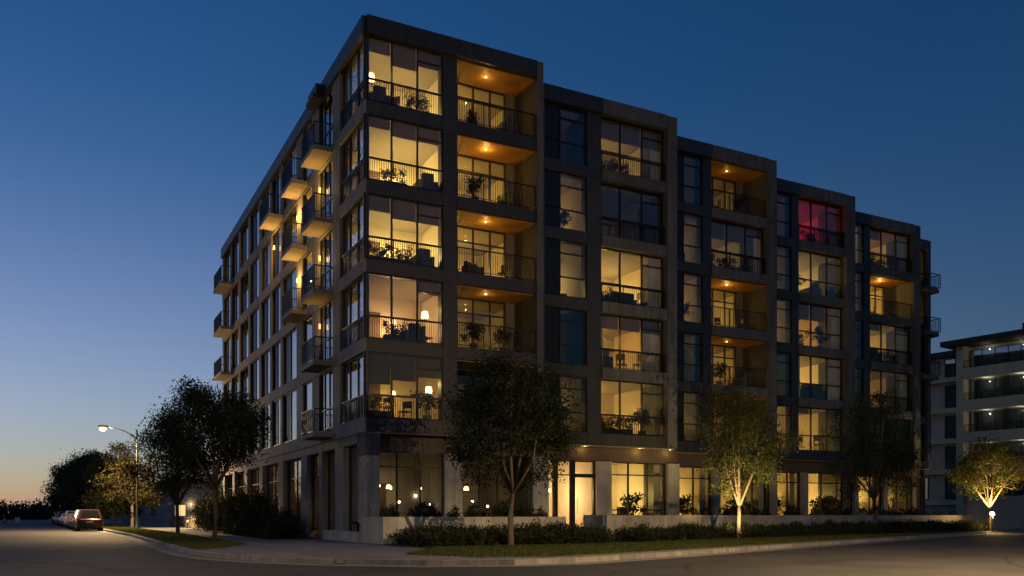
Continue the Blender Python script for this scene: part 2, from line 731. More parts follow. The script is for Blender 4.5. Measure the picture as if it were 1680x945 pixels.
def grass_blades(name, poly, n, ymax, xmax, seed, label):
    rng = np.random.default_rng(seed)
    xs = [p[0] for p in poly]
    ys = [p[1] for p in poly]
    pts = []
    while len(pts) < n:
        x = rng.uniform(min(xs), min(max(xs), xmax))
        y = rng.uniform(min(ys), min(max(ys), ymax))
        if in_poly(x, y, poly):
            pts.append((x, y, .04))
    me = leaves_mesh(name, pts, .11, 'grass_blade', rng, .16, .8)
    o = link(name, me)
    o['kind'] = 'stuff'
    tag(o, label, 'grass')


grass_blades('grass', VERGE_L, 26000, 70, 10, 1, 'mown green grass on the verge beside the parked cars')
grass_blades('grass', VERGE_R, 42000, 20, 40, 2, 'mown green grass on the verge before the planter walls')

# ------------------------------------------------------------------ the apartment building
B = thing('apartment_building', 'six storey charcoal and concrete apartment building with stepped bays and lit windows', 'building')


class Face:
    """a facade: a runs along it, d goes into the building"""

    def __init__(s, kind, p):
        s.k, s.p = kind, p

    def ext(s, a0, a1, d0, d1):
        if s.k == 'front':
            return a0, a1, s.p + d0, s.p + d1
        return s.p + d0, s.p + d1, a0, a1

    def box(s, mb, a0, a1, d0, d1, z0, z1, mi=0):
        x0, x1, y0, y1 = s.ext(a0, a1, d0, d1)
        mb.box(x0, x1, y0, y1, z0, z1, mi)

    def piece(s, name, mat, par, a0, a1, d0, d1, z0, z1):
        x0, x1, y0, y1 = s.ext(a0, a1, d0, d1)
        return piece(name, mat, par, x0, x1, y0, y1, z0, z1)

    def pt(s, a, d, z):
        return (a, s.p + d, z) if s.k == 'front' else (s.p + d, a, z)


SILL = [5.10 + 3.235 * k for k in range(5)]
HEAD = [z + 2.69 for z in SILL]
ROOF = 21.45
LOW = 4.5
wall = MB()             # the load-bearing wall behind the panels, one continuous part
FLOORN = ['second', 'third', 'fourth', 'fifth', 'top']


def window(F, a0, a1, z0, z1, d=.2, mull=(), rail=None, top_last=False, transom=None, pane='pane_glass', parent=None, dep=.11,
           frame='charcoal_frame', split_pane=False):
    """frame with mullions, every pane a sub-part"""
    m = MB()
    fw = .05
    F.box(m, a0, a1, d, d + dep, z0, z0 + fw)
    F.box(m, a0, a1, d, d + dep, z1 - fw, z1)
    F.box(m, a0, a0 + fw, d, d + dep, z0 + fw, z1 - fw)
    F.box(m, a1 - fw, a1, d, d + dep, z0 + fw, z1 - fw)
    xs = [a0 + fw] + [a0 + (a1 - a0) * q for q in mull] + [a1 - fw]
    for q in mull:
        c = a0 + (a1 - a0) * q
        F.box(m, c - .03, c + .03, d + .004, d + dep - .004, z0 + fw, z1 - fw)
    rows = []
    hz = [z0 + fw]
    if rail: hz.append(z0 + rail)
    if transom: hz.append(z0 + transom)
    hz.append(z1 - fw)
    for z in hz[1:-1]:
        for i in range(len(xs) - 1):
            l = xs[i] + (.035 if i else 0)
            r_ = xs[i + 1] - (.035 if i < len(xs) - 2 else 0)
            F.box(m, l, r_, d + .006, d + dep - .006, z - .028, z + .028)
    if top_last:
        l = xs[-2] + .035
        zt = z1 - .52
        F.box(m, l, xs[-1], d + .006, d + dep - .006, zt - .025, zt + .025)
    w = m.build('window', frame, parent or B)
    for i in range(len(xs) - 1):
        l = xs[i] + (.03 if i else 0)
        r_ = xs[i + 1] - (.03 if i < len(xs) - 2 else 0)
        zz = list(hz)
        if top_last and i == len(xs) - 2:
            zz.insert(-1, z1 - .52)
        for j in range(len(zz) - 1):
            lo = zz[j] + (.022 if j else -.006)
            hi = zz[j + 1] - (.022 if j < len(zz) - 2 else -.006)
            F.piece('pane', 'pane_clear' if split_pane and i == len(xs) - 2 else pane, w, l - .004, r_ + .004, d + .045, d + .063, lo, hi)
    return w


def roller_blind(F, a0, a1, mull, d, z1, drops, w):
    xs = [a0 + .07] + [a0 + (a1 - a0) * q for q in mull] + [a1 - .07]
    for i in range(len(xs) - 1):
        if drops[i] > .05:
            m = MB()
            F.box(m, xs[i] + .03, xs[i + 1] - .03, d + .16, d + .164, z1 - .05 - drops[i], z1 - .02)
            F.box(m, xs[i] + .03, xs[i + 1] - .03, d + .15, d + .175, z1 - .075 - drops[i], z1 - .05 - drops[i])
            m.build('roller_blind', 'blind_fabric', w)


def railing(F, a0, a1, d, z0, parent, h=1.05, step=.115, ret=None, name='railing', solidglass=False):
    m = MB()
    F.box(m, a0, a1, d - .025, d + .025, z0 + h - .045, z0 + h)
    F.box(m, a0, a1, d - .015, d + .015, z0 + .07, z0 + .10)
    n = max(1, round((a1 - a0) / 1.25))
    for i in range(n + 1):
        c = a0 + .025 + (a1 - a0 - .05) * i / n
        F.box(m, c - .022, c + .022, d - .02, d + .02, z0, z0 + h - .045)
    k = int((a1 - a0) / step)
    for i in range(1, k):
        c = a0 + (a1 - a0) * i / k
        F.box(m, c - .009, c + .009, d - .009, d + .009, z0 + .1, z0 + h - .045)
    if ret:                                # side returns back to the wall
        for c in (a0 + .02, a1 - .02):
            F.box(m, c - .02, c + .02, d + .025, ret, z0 + h - .045, z0 + h)
            F.box(m, c - .012, c + .012, d + .025, ret, z0 + .07, z0 + .1)
            q = int(abs(ret - d) / step)
            for i in range(1, q):
                e = d + (ret - d) * i / q
                F.box(m, c - .009, c + .009, e - .009, e + .009, z0 + .1, z0 + h - .045)
    return m.build(name, 'rail_metal', parent)




def room(x0, x1, y0, y1, z0, z1, open_=('front',), wallm='plaster', power=0, col=(1, .60, .25), lamp=None, ceil='ceiling_white', lampmat='lamp_shade', opening=None):
    """interior shell; its ceiling lamp, when lit, carries the light"""
    m = MB()
    m.quad((x0, y0, z0), (x1, y0, z0), (x1, y1, z0), (x0, y1, z0), 2)
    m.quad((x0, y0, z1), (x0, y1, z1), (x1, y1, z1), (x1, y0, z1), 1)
    m.quad((x0, y1, z0), (x1, y1, z0), (x1, y1, z1), (x0, y1, z1), 0)
    m.quad((x1, y0, z0), (x1, y0, z1), (x1, y1, z1), (x1, y1, z0), 0)
    if 'left' not in open_:
        m.quad((x0, y0, z0), (x0, y1, z0), (x0, y1, z1), (x0, y0, z1), 0)
    if 'front' not in open_:
        m.quad((x0, y0, z0), (x0, y0, z1), (x1, y0, z1), (x1, y0, z0), 0)
    # skirting and a doorway on the back wall give the room scale
    dx = x0 + (x1 - x0) * .22
    if 'front' in open_ and x1 - x0 > 2.2:
        m.box(dx, dx + .95, y1 - .04, y1 - .005, z0 + .01, z0 + 2.1, 3)
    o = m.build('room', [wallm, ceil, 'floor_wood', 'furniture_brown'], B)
    if power:
        lx, ly = lamp if lamp else ((x0 + x1) / 2, (y0 * .45 + y1 * .55))
        zl = z0 + (z1 - z0) * .52
        lm = MB().lathe([(.13, -.10), (.10, .06), (.02, .09)], 12, (lx, ly, zl + .12)).build('pendant_shade', lampmat, o, True)
        MB().tube([(lx, ly, zl + .2), (lx, ly, z1 - .003)], .006, 5).build('pendant_cord', 'rail_metal', o)
        point('room_light', (lx, ly, zl - .06), power * 1.9, col, .16, lm)
    return o


WARM = (1, .65, .15)
AMBER = (1, .55, .10)
PALE = (1, .70, .19)
ITEMS = []           # (kind, x, y, z, rz, scale, where)
CURT = []            # (Face, a0, a1, d, z0, z1, where)
rngI = random.Random(11)

# per-bay data: plane, start, narrow window, pier, big opening, fin, per-floor kind of the big opening and light levels
BAYS = [
    dict(y=0.0, x0=0.0, nar=None, big=(4.06, 7.90), fin=(7.90, 8.22), end=8.22, word='corner bay'),
    dict(y=1.6, x0=8.22, nar=(10.14, 11.64), big=(12.46, 16.38), fin=(16.38, 16.98), end=16.98, word='second bay'),
    dict(y=3.3, x0=16.98, nar=(18.9, 20.2), big=(20.78, 24.80), fin=(24.80, 25.45), end=25.45, word='third bay'),
    dict(y=5.2, x0=25.45, nar=(27.5, 28.7), big=(29.26, 33.25), fin=(33.25, 34.01), end=34.01, word='fourth bay'),
    dict(y=7.1, x0=34.01, nar=(36.35, 37.2), big=(37.8, 42.05), fin=(42.05, 42.68), end=42.68, word='fifth bay'),
    dict(y=9.0, x0=42.68, nar=None, big=(44.7, 45.95), fin=(45.95, 46.3), end=46.3, word='last bay'),
]
LOG = {0: [1, 1, 1, 1, 1], 1: [0] * 5, 2: [1, 1, 1, 0, 1], 3: [0] * 5, 4: [0, 0, 0, 1, 0], 5: [0] * 5}
# watts inside the big opening's room, per floor from the second to the top
BIGP = {0: [0, 26, 85, 90, 70], 1: [120, 85, 120, 0, 46], 2: [20, 46, 70, 22, 24], 3: [70, 110, 80, 80, 0], 4: [0, 40, 75, 130, 60], 5: [0, 0, 0, 80, 80]}
NARP = {1: [14, 0, 34, 22, 0], 2: [12, 0, 26, 10, 0], 3: [42, 0, 34, 10, 0], 4: [0, 0, 0, 22, 30]}
CEILP = {0: [0, 3, 6, 10, 4.5], 2: [0, 1.2, 7, 0, 1.6], 4: [0, 0, 0, 11, 0]}     # loggia downlights

for bi, b in enumerate(BAYS):
    F = Face('front', b['y'])
    g0, g1 = b['big']
    nxt = BAYS[bi + 1]['y'] if bi < 5 else 14
    # fin wall and parapet: the concrete frame that closes each bay
    fm = 'concrete_dark' if bi == 0 else 'concrete_dark'
    for k in range(5):
        zlo = LOW if k == 0 else HEAD[k - 1] + .33
        zhi = ROOF - .02 if k == 4 else HEAD[k] + .33
        F.piece('fin_panel', fm, B, b['fin'][0] + .0, b['fin'][1], -.16, nxt - b['y'] + .3, zlo + .006, zhi - .006)
    wall.box(b['fin'][0] + .03, b['fin'][1] - .03, b['y'] - .1, nxt + .2, LOW + .02, ROOF - .05)
    segs = []
    if bi == 0:
        segs = [('pier', 0.0, .05), ('win', .05, 3.40), ('pier', 3.40, 4.06), ('big', g0, g1)]
    elif bi == 5:
        segs = [('pier', b['x0'], g0), ('big', g0, g1)]
    else:
        n0, n1 = b['nar']
        segs = [('pier', b['x0'], n0 - .85), ('dark', n0 - .85, n0), ('nar', n0, n1), ('pier', n1, g0), ('big', g0, g1)]
    # spandrels / parapet, cut at the segment lines
    for lv in range(6):
        zlo = LOW if lv == 0 else HEAD[lv - 1]
        zhi = SILL[lv] if lv < 5 else ROOF
        wall.box(b['x0'] + .02, b['fin'][0] + .03, b['y'] + .13, b['y'] + .55, zlo, zhi)
        cuts = [s[1] for s in segs] + [segs[-1][2]]
        if lv == 5 and bi in (0,):
            cuts = [0, 4.06, 7.90]
        for i in range(len(cuts) - 1):
            a0, a1 = cuts[i], cuts[i + 1]
            mat = 'charcoal'
            if bi and segs[min(i, len(segs) - 1)][0] == 'big' and (lv > 0):
                mat = 'concrete_dark'
            if lv == 5:
                F.piece('parapet_panel', 'charcoal' if not bi or i < len(cuts) - 2 else 'concrete_dark', B, a0 + .006, a1 - .006, -.16, .13, zlo + .004, zhi)
            else:
                F.piece('spandrel_panel', mat, B, a0 + .006, a1 - .006, -.02 if mat == 'charcoal' else -.10, .13, zlo + .004, zhi - .004)
    for s, a0, a1 in segs:
        if s == 'pier':
            wall.box(a0 + (.02 if bi else 0), a1, b['y'] + .12, b['y'] + (.17 if a1 < .1 else .55), LOW, HEAD[4])
            for k in range(5):
                F.piece('pier_panel', 'charcoal', B, a0 + .006, a1 - .006, 0, .12, SILL[k], HEAD[k])
        if s == 'dark':
            wall.box(a0, a1, b['y'] + .2, b['y'] + .55, LOW, HEAD[4])
            for k in range(5):
                F.piece('glass_panel', 'spandrel_glass', B, a0 + .02, a1 - .01, .10, .2, SILL[k] + .01, SILL[k] + .95)
                F.piece('glass_panel', 'spandrel_glass', B, a0 + .02, a1 - .01, .10, .2, SILL[k] + 1.0, HEAD[k] - .01)
        for k in range(5):
            z0, z1 = SILL[k], HEAD[k]
            fw = f'{FLOORN[k]} floor, {b["word"]}'
            if s == 'win':
                w = window(F, a0, a1, z0 + .004, z1 - .004, .06, (.325, .665), .95, True)
                railing(F, a0 + .02, a1 - .02, .0, z0 - .05, w, .98, .1)
                roller_blind(F, a0, a1, (.325, .665), .06, z1, [(1.2, 1.0, .8), (0, 0, .5), (.55, .75, .75), (.35, .55, .55), (.5, .85, .6)][k], w)
            if s == 'nar':
                window(F, a0, a1, z0 + .004, z1 - .004, .07, (), .95, False, 2.08)
                p = NARP[bi][k]
                room(b['x0'] + .1, a1 + .2, b['y'] + .56, b['y'] + 4.6, z0 - .05, z1 + .06, power=p, col=WARM, wallm=rngI.choice(['plaster', 'plaster_pale', 'plaster_grey']),
                     lamp=(a0 + (a1 - a0) * .4, b['y'] + 3.2))
                if p > 9:
                    ITEMS.append((rngI.choice(['plant', 'chair']), a0 + (a1 - a0) * rngI.uniform(.35, .65), b['y'] + .95, z0 - .05, rngI.uniform(0, 6), rngI.uniform(.8, 1.0), f'narrow window, {fw}'))
            if s == 'big' and not LOG[bi][k]:
                dd = .12 if bi == 5 else .22
                w = window(F, a0, a1, z0 + .004, z1 - .004, dd, (.5,) if bi == 5 else (.325, .665), .95, bi != 5)
                if bi in (1, 2, 4) or (bi == 3 and k == 4):
                    railing(F, a0 + .02, a1 - .02, .05, z0 - .03, w, 1.0, .115)
                p = BIGP[bi][k]
                if p and bi < 5 and rngI.random() < .7:
                    q = rngI.choice([.4, .6, .9, 1.2])
                    roller_blind(F, a0, a1, (.325, .665), dd, z1, [q * rngI.choice([1, 1, .5, 0]) for _ in range(3)], w)
                colr, wm, lamp = rngI.choice([WARM, WARM, PALE, AMBER]), rngI.choice(['plaster', 'plaster_pale', 'plaster']), None
                x1r = a1 + .2
                red = bi == 3 and k == 4
                lx = a0 + (a1 - a0) * rngI.uniform(.2, .6)
                room(a0 - .2, x1r, b['y'] + .56, b['y'] + 5.0, z0 - .05, z1 + .06, power=60 if red else p, col=(1, .02, .07) if red else colr, wallm=wm,
                     lamp=(lx, b['y'] + rngI.uniform(3.6, 4.3)), lampmat='lamp_red' if red else 'lamp_shade')
                if p or red:
                    n = 1 if bi == 5 else rngI.choice([2, 3, 3])
                    for q in range(n):
                        side = ['left end', 'middle', 'right end'][q if n > 1 else 1]
                        kind = ['box', 'chair', 'sofa', 'box', 'armchair', 'plant', 'box'][rngI.randrange(7)]
                        ax = a0 + (a1 - a0) * ((q + .5) / n + rngI.uniform(-.05, .05))
                        ITEMS.append((kind, ax, b['y'] + .56 + (.75 if kind == 'sofa' else .5), z0 - .05, math.pi if kind in ('sofa', 'armchair', 'box') else rngI.uniform(0, 6), rngI.uniform(.95, 1.3), f'{side} of the big window, {fw}'))
                    if rngI.random() < .75 and bi < 5 and not red:
                        CURT.append((F, a1 - rngI.uniform(.5, 1.15), a1 - .03, dd + .22, z0 - .02, z1 + .03, f'right side of the big window, {fw}'))
                    if rngI.random() < .35 and bi < 5 and not red:
                        CURT.append((F, a0 + .03, a0 + rngI.uniform(.35, .6), dd + .22, z0 - .02, z1 + .03, f'left side of the big window, {fw}'))
            if s == 'big' and LOG[bi][k]:
                D = 1.95
                y = b['y']
                lg = MB()
                lg.quad((a0, y + .13, z0), (a1, y + .13, z0), (a1, y + D, z0), (a0, y + D, z0))
                lg.quad((a0, y + .13, z0), (a0, y + D, z0), (a0, y + D, z1), (a0, y + .13, z1))
                lg.quad((a1, y - .1, z0), (a1, y - .1, z1), (a1, y + D, z1), (a1, y + D, z0))
                wx = a1 - .55
                lg.box(wx + .003, a1 - .003, y + D - .02, y + D + .2, z0 + .003, z1 - .003)
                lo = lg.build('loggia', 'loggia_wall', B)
                MB().box(a0 + .004, a1 - .004, y + .135, y + D - .004, z1 - .05, z1 - .006).build('wood_ceiling', 'wood_ceiling', lo)
                railing(F, a0 + .02, a1 - .02, .07, z0 + .002, lo, 1.08, .115)
                w = window(F, a0 + .004, wx - .003, z0 + .003, z1 - .055, D - .06, (.25, .5, .76), None, False, 1.95)
                cp = CEILP[bi][k]
                cx, cyy = a0 + (a1 - a0) * .46, y + .85
                dl = MB().lathe([(.045, 0), (.045, -.015), (.035, -.02)], 12, (cx, cyy, z1 - .051)).build('downlight', 'lamp_warm' if cp else 'trim_white', lo)
                if cp:
                    point('downlight_light', (cx, cyy, z1 - .30), cp * 1.2, (1, .62, .18), .025, dl)
                p = BIGP[bi][k]
                room(a0 + .02, a1 + .1, y + D + .2, y + D + 4.0, z0 - .03, z1 + .03, power=p, col=WARM, wallm='plaster', lamp=(a0 + 1.3, y + D + 2.2))
                fwl = f'loggia, {fw}'
                if p:
                    for q in range(2):
                        kind = rngI.choice(['chair', 'box', 'chair', 'plant', 'armchair'])
                        ITEMS.append((kind, a0 + (a1 - a0) * (.25 + .42 * q + rngI.uniform(-.06, .06)), y + .75, z0 + .002, rngI.uniform(0, 6), rngI.uniform(.75, 1.0), ('left' if q == 0 else 'right') + f' half of the {fwl}'))
                    if rngI.random() < .75:
                        CURT.append((F, a0 + .1, a0 + .75, D + .3, z0, z1 - .05, f'glazed door of the {fwl}'))

# corner rooms behind the first front window and the first left window
LF = Face('left', 0.0)
CORP = [16, 60, 130, 150, 95]
for k in range(5):
    room(.20, 4.05, .20, 4.1, SILL[k] - .05, HEAD[k] + .06, ('front', 'left'), wallm='plaster_pale', power=CORP[k], col=[AMBER, (1, .56, .22), PALE, PALE, PALE][k], lamp=(2.3, 3.2))
# (kind, x along the window, depth)
for k, lst in enumerate([[('box', .9, 'left end'), ('chair', 2.0, 'middle'), ('plant', 3.0, 'right end')],
                         [('box', 1.55, 'left half'), ('armchair', 2.3, 'middle'), ('chair', 2.95, 'right end')],
                         [('box', .75, 'left end'), ('box', 1.75, 'middle'), ('armchair', 2.75, 'right end')],
                         [('box', 1.5, 'middle'), ('armchair', 2.9, 'right end')],
                         [('armchair', .75, 'left end'), ('chair', 1.45, 'middle'), ('box', 2.5, 'right half')]]):
    for kind, ax, wd in lst:
        ITEMS.append((kind, ax, .34 + (.72 if kind == 'sofa' else .48), SILL[k] - .05, math.pi if kind in ('sofa', 'armchair', 'box') else rngI.uniform(0, 6), 1.0, f'{wd} of the front corner window, {FLOORN[k]} floor'))

# ---- left facade, floors two to six
LW = [(.22, 3.6), (4.75, 7.15), (8.4, 10.3), (11.6, 14.9), (15.4, 17.7), (18.15, 20.8), (21.35, 24.3), (24.9, 27.8), (28.4, 31.2), (31.8, 34.6)]
YEND = 35.2
LROOMS = [(4.3, 7.7), (7.8, 11.1), (11.2, 15.15), (15.25, 20.95), (21.1, 27.95), (28.1, 34.9)]
LPOW = [[0, 0, 16, 14, 10], [0, 0, 20, 24, 30], [0, 10, 0, 36, 40], [0, 6, 0, 34, 30], [0, 0, 40, 26, 40], [0, 22, 60, 60, 70]]
edges = [0.0]
for i in range(len(LW) - 1):
    edges.append((LW[i][1] + LW[i + 1][0]) / 2)
edges.append(YEND)
for lv in range(6):
    zlo = LOW if lv == 0 else HEAD[lv - 1]
    zhi = SILL[lv] if lv < 5 else ROOF
    wall.box(.13, .33, .12, YEND, zlo, zhi)
    for i in range(len(LW)):
        e0 = edges[i] + (.006 if i else -.012)
        LF.piece('parapet_panel' if lv == 5 else 'band_panel', 'charcoal' if lv == 5 else 'concrete', B, e0, edges[i + 1] - .006, -.16 if lv == 5 else -.06, .13, zlo + .004, zhi - (0 if lv == 5 else .004))
for i in range(len(LW) + 1):
    a0 = LW[i - 1][1] if i else 0.0
    a1 = LW[i][0] if i < len(LW) else YEND
    wall.box(.12, .5 if i else .17, a0 + (.13 if i == 0 else 0), a1, LOW, HEAD[4] + .01)
    for k in range(5):
        LF.piece('pier_panel', 'charcoal' if i == 0 else 'concrete', B, a0 + (.13 if i == 0 else .004), a1 - .004, -.04, .12, SILL[k], HEAD[k])
for i, (a0, a1) in enumerate(LW):
    for k in range(5):
        z0, z1 = SILL[k] + .004, HEAD[k] - .004
        d = .10 if i == 0 else .035
        mull = (.36, .70) if i in (0, 1) else ((.5,) if a1 - a0 > 2 else ())
        w = window(LF, a0, a1, z0, z1, d, mull, .95 if i < 3 else None, False, None, 'pane_glass_left', split_pane=i > 2)
        if i == 0:
            railing(LF, a0 + .03, a1 - .03, .02, SILL[k] - .03, w, 1.0, .115)
for ri, (y0, y1) in enumerate(LROOMS):
    for k in range(5):
        room(.52, 4.2 if ri == 0 else 5.2, y0, y1, SILL[k] - .04, HEAD[k] + .05, ('left',), wallm=rngI.choice(['plaster', 'plaster_pale', 'plaster_grey']), power=LPOW[ri][k], col=AMBER, lamp=(2.2, (y0 + y1) / 2))


def balcony(F, a0, a1, proj, z, name='balcony', lampw=0, h=1.08):
    m = MB()
    F.box(m, a0, a1, -proj, -.062, z - .20, z)
    s = m.build(name, 'concrete_warm', B)
    railing(F, a0 + .02, a1 - .02, -proj + .05, z + .002, s, h, .1, ret=-.065)
    if lampw:
        c = a1 - .25
        x, y, zz = F.pt(c, -.10, z - 1.25)
        l = MB().box(x - .035, x + .035, y - .035, y + .035, zz - .12, zz + .12).build('wall_lamp', 'lamp_dim', s)
        x, y, zz = F.pt(c - .2, -.42, z - 1.25)
        point('wall_light', (x, y, zz), lampw * 5, (1, .54, .12), .02, l)
    return s


for k in range(5):
    balcony(LF, 4.62, 7.0, .95, SILL[k] - .25, lampw=[0, 0, 3, 8, 9][k])
for k in (2, 3, 4):
    balcony(LF, 9.1, 11.4, .9, SILL[k] - .25, lampw=[0, 0, 0, 14, 16][k])
for k in (4,):
    balcony(LF, 14.6, 17.0, .9, SILL[k] - .25, lampw=16)
for k in (1, 2, 3, 4):
    balcony(LF, 30.2, 33.6, .95, SILL[k] - .25, lampw=0)
# projecting roof hood above the first column of balconies
m = MB()
m.box(-.5, -.17, 5.9, 7.4, 20.55, 21.2)
m.box(-.62, -.5, 6.0, 7.3, 20.62, 20.78)
m.build('roof_hood', 'charcoal', B)
# wrap-round balconies at the far end of the front
for k in (2, 3, 4):
    m = MB()
    m.box(46.32, 46.9, 8.6, 11.5, SILL[k] - .45, SILL[k] - .2)
    m.box(44.9, 46.32, 8.3, 8.78, SILL[k] - .45, SILL[k] - .2)
    s = m.build('balcony', 'concrete_dark', B)
    railing(Face('left', 46.82), 8.6, 11.4, 0, SILL[k] - .2, s, 1.08, .14)
    railing(Face('front', 8.65), 45.0, 46.85, -.2, SILL[k] - .2, s, 1.08, .14)

# ---- ground floor: recessed glazing between concrete columns
GD = .62
GZ0, GZ1 = .45, 3.76
GF = []      # (bay, a0, a1, mullions, watts, colour)


def pxx(px, y):
    u = (px - 840) / 1429
    dx, dy = .460 + u * .888, .888 - u * .460
    return -11.04 + (y + 34.26) / dy * dx


for bi, p0, p1, mull, pw, colr in ((0, 613, 727, (.33, .665), 2.2, (1, .80, .34)), (0, 756, 871, (.26, .52, .76), 4, (1, .74, .30)),
                                  (1, 1000, 1092, (.33, .665), 150, (1, .70, .20)), (2, 1109, 1166, (.5,), 60, WARM),
                                  (2, 1178, 1262, (.33, .665), 60, WARM), (3, 1272, 1312, (.5,), 75, WARM), (3, 1322, 1398, (.33, .665), 140, WARM),
                                  (4, 1408, 1446, (.5,), 130, WARM), (4, 1452, 1512, (.33, .665), 140, WARM)):
    y = BAYS[bi]['y'] + GD
    GF.append((bi, pxx(p0, y), pxx(p1, y), mull, pw, colr))
ent_y = BAYS[1]['y'] + GD
E0, E1 = pxx(890, ent_y), pxx(975, ent_y)
gfw = ['corner', 'first window past the corner', 'bright lobby', 'third bay', 'third bay', 'fourth bay', 'fourth bay', 'fifth bay', 'fifth bay']
for gi, (bi, a0, a1, mull, pw, colr) in enumerate(GF):
    F = Face('front', BAYS[bi]['y'])
    wd = ('lobby window right of the entrance' if gi == 2 else f'ground floor window, {BAYS[bi]["word"]}, ' + ('narrow' if len(mull) == 1 else 'wide'))
    if gi >= 2:
        CURT.append((F, a1 - .5, a1 - .05, GD + .35, GZ0 + .02, GZ1 + .1, wd))
        ITEMS.append(('plant' if gi % 2 else 'armchair', a0 + (a1 - a0) * .35, BAYS[bi]['y'] + 1.6, GZ0, math.pi if gi % 2 == 0 else gi, 1.15, wd))
        ITEMS.append(('plant', a0 + (a1 - a0) * .75, BAYS[bi]['y'] + 2.4, GZ0, gi, 1.3, 'right side of the ' + wd))
    window(F, a0, a1, GZ0 + .06, GZ1, GD, mull, .85 if bi == 1 else None, False, 2.62)
    room(max(a0 - .3, .64), a1 + .3, BAYS[bi]['y'] + GD + .3, BAYS[bi]['y'] + (4.2 if gi == 0 else 5.6), GZ0, 3.95, ('front', 'left') if gi == 0 else ('front',), wallm='plaster_pale' if pw > 30 else 'plaster_grey', power=pw, col=colr, lamp=((a0 + a1) / 2, BAYS[bi]['y'] + (3.2 if gi == 0 else 3.9)))
# solid ground-floor wall between the glazed openings, columns in front
spans = {i: [] for i in range(6)}
for (bi, a0, a1, *_r) in GF:
    spans[bi].append((a0, a1))
spans[1].append((E0, E1))
for bi, b in enumerate(BAYS):
    F = Face('front', b['y'])
    sp = sorted(spans[bi])
    cur = b['x0'] + (.62 if bi == 0 else 0)
    end = b['end'] if bi == 5 else b['end'] + .6
    gaps = []
    for (s0, s1) in sp:
        if s0 > cur: gaps.append((cur, s0))
        cur = max(cur, s1)
    if cur < end: gaps.append((cur, end))
    for (s0, s1) in gaps:
        F.piece('column', 'board_concrete', B, s0 + .004, s1 - .004, GD - (.22 if s1 - s0 < 1.4 else .05), GD + .28, .0, GZ1)
    wall.box(b['x0'] + (.64 if bi == 0 else .02), end - .02, b['y'] + GD + .05, b['y'] + GD + .29, GZ1, LOW - .02)
    n = max(2, round((end - b['x0']) / 2.1))
    x0 = b['x0'] + (.62 if bi == 0 else 0)
    for i in range(n):
        F.piece('fascia_panel', 'brown_cladding', B, x0 + (end - x0) * i / n + .005, x0 + (end - x0) * (i + 1) / n - .005, GD - .04, GD + .05, GZ1 + .004, LOW - .03)
    MB().box(b['x0'] + .0, b['end'] - .02, b['y'] + .0, b['y'] + GD + .3, LOW - .03, LOW - .004).build('soffit', 'concrete_warm', B)
    if bi < 5:
        wall.box(b['end'] - .02, b['end'] + .28, b['y'] + GD + .4, BAYS[bi + 1]['y'] + GD + .4, .0, LOW - .03)
# small fill lamps added to brighten the soffit over the entrance
for i, px in enumerate((905, 960, 1050, 1100)):
    x = pxx(px, 1.9)
    l = MB().lathe([(.03, 0), (.03, -.01), (.02, -.012)], 10, (x, 1.93, LOW - .031)).build('soffit_fill_lamp', 'lamp_warm', B)
    point('soffit_fill_light', (x, 1.9, LOW - .2), 3.0, WARM, .05, l)
# round corner column of concrete at the street corner
piece('column', 'board_concrete', B, .05, .60, .05, 1.15, 0, 3.55)
piece('column_cap', 'concrete_dark', B, .03, .62, .03, 1.17, 3.55, LOW - .01)

# entrance: sidelights, door leaf with handle, transom
F = Face('front', BAYS[1]['y'])
dx0, dx1 = pxx(942, ent_y), pxx(975, ent_y)
dmid = pxx(911, ent_y)
ent = window(F, E0, dx0 - .17, GZ0 + .06, GZ1, GD, ((dmid - E0) / (dx0 - .17 - E0),), None, False, 2.55)
door = window(F, dx0 + .004, dx1, GZ0 + .01, GZ1, GD - .01, (), None, False, 2.6)
door.name = 'door'
dj = MB()
dj.box(dx0 - .16, dx0, ent_y - .10, ent_y + .12, GZ0, GZ1 - .002)
dj.box(dx1 + .002, dx1 + .10, ent_y - .10, ent_y + .12, GZ0, GZ1 - .002)
dj.box(dmid - .10, dmid + .10, ent_y - .08, ent_y + .12, GZ0, GZ1 - .002)
dj.box(dx0, dx1, ent_y - .07, ent_y + .10, GZ0 + 2.5, GZ0 + 2.68)
dj.build('door_frame', 'charcoal_frame', door)
hd = MB()
hd.tube([(dx0 + .16, ent_y - .06, 1.2), (dx0 + .16, ent_y - .06, 1.9)], .016, 8)
hd.box(dx0 + .15, dx0 + .17, ent_y - .06, ent_y + .0, 1.25, 1.27)
hd.box(dx0 + .15, dx0 + .17, ent_y - .06, ent_y + .0, 1.83, 1.85)
hd.build('handle', 'rim_metal', door)
room(E0 - .3, dx1 + .35, BAYS[1]['y'] + GD + .3, BAYS[1]['y'] + 5.2, GZ0 - .0, 3.95, wallm='plaster_pale', power=140, col=(1, .66, .28), lamp=((dmid + dx1) / 2, BAYS[1]['y'] + 3.2))
# doorstep and steps
st = thing('entrance_steps', 'short flight of concrete steps up to the bright glazed entrance door', 'steps', (0, 0, 0))
xs0, xs1 = pxx(938, -1), pxx(985, -1)
for i in range(2):
    piece('step', 'board_concrete', st, 8.04, 9.74, -1.9 + i * .36, -1.9 + (i + 1) * .36 - .004, -.05, .15 * (i + 1))
piece('landing', 'board_concrete', st, 8.04, 12.95, -1.18, 2.17, -.05, .45)

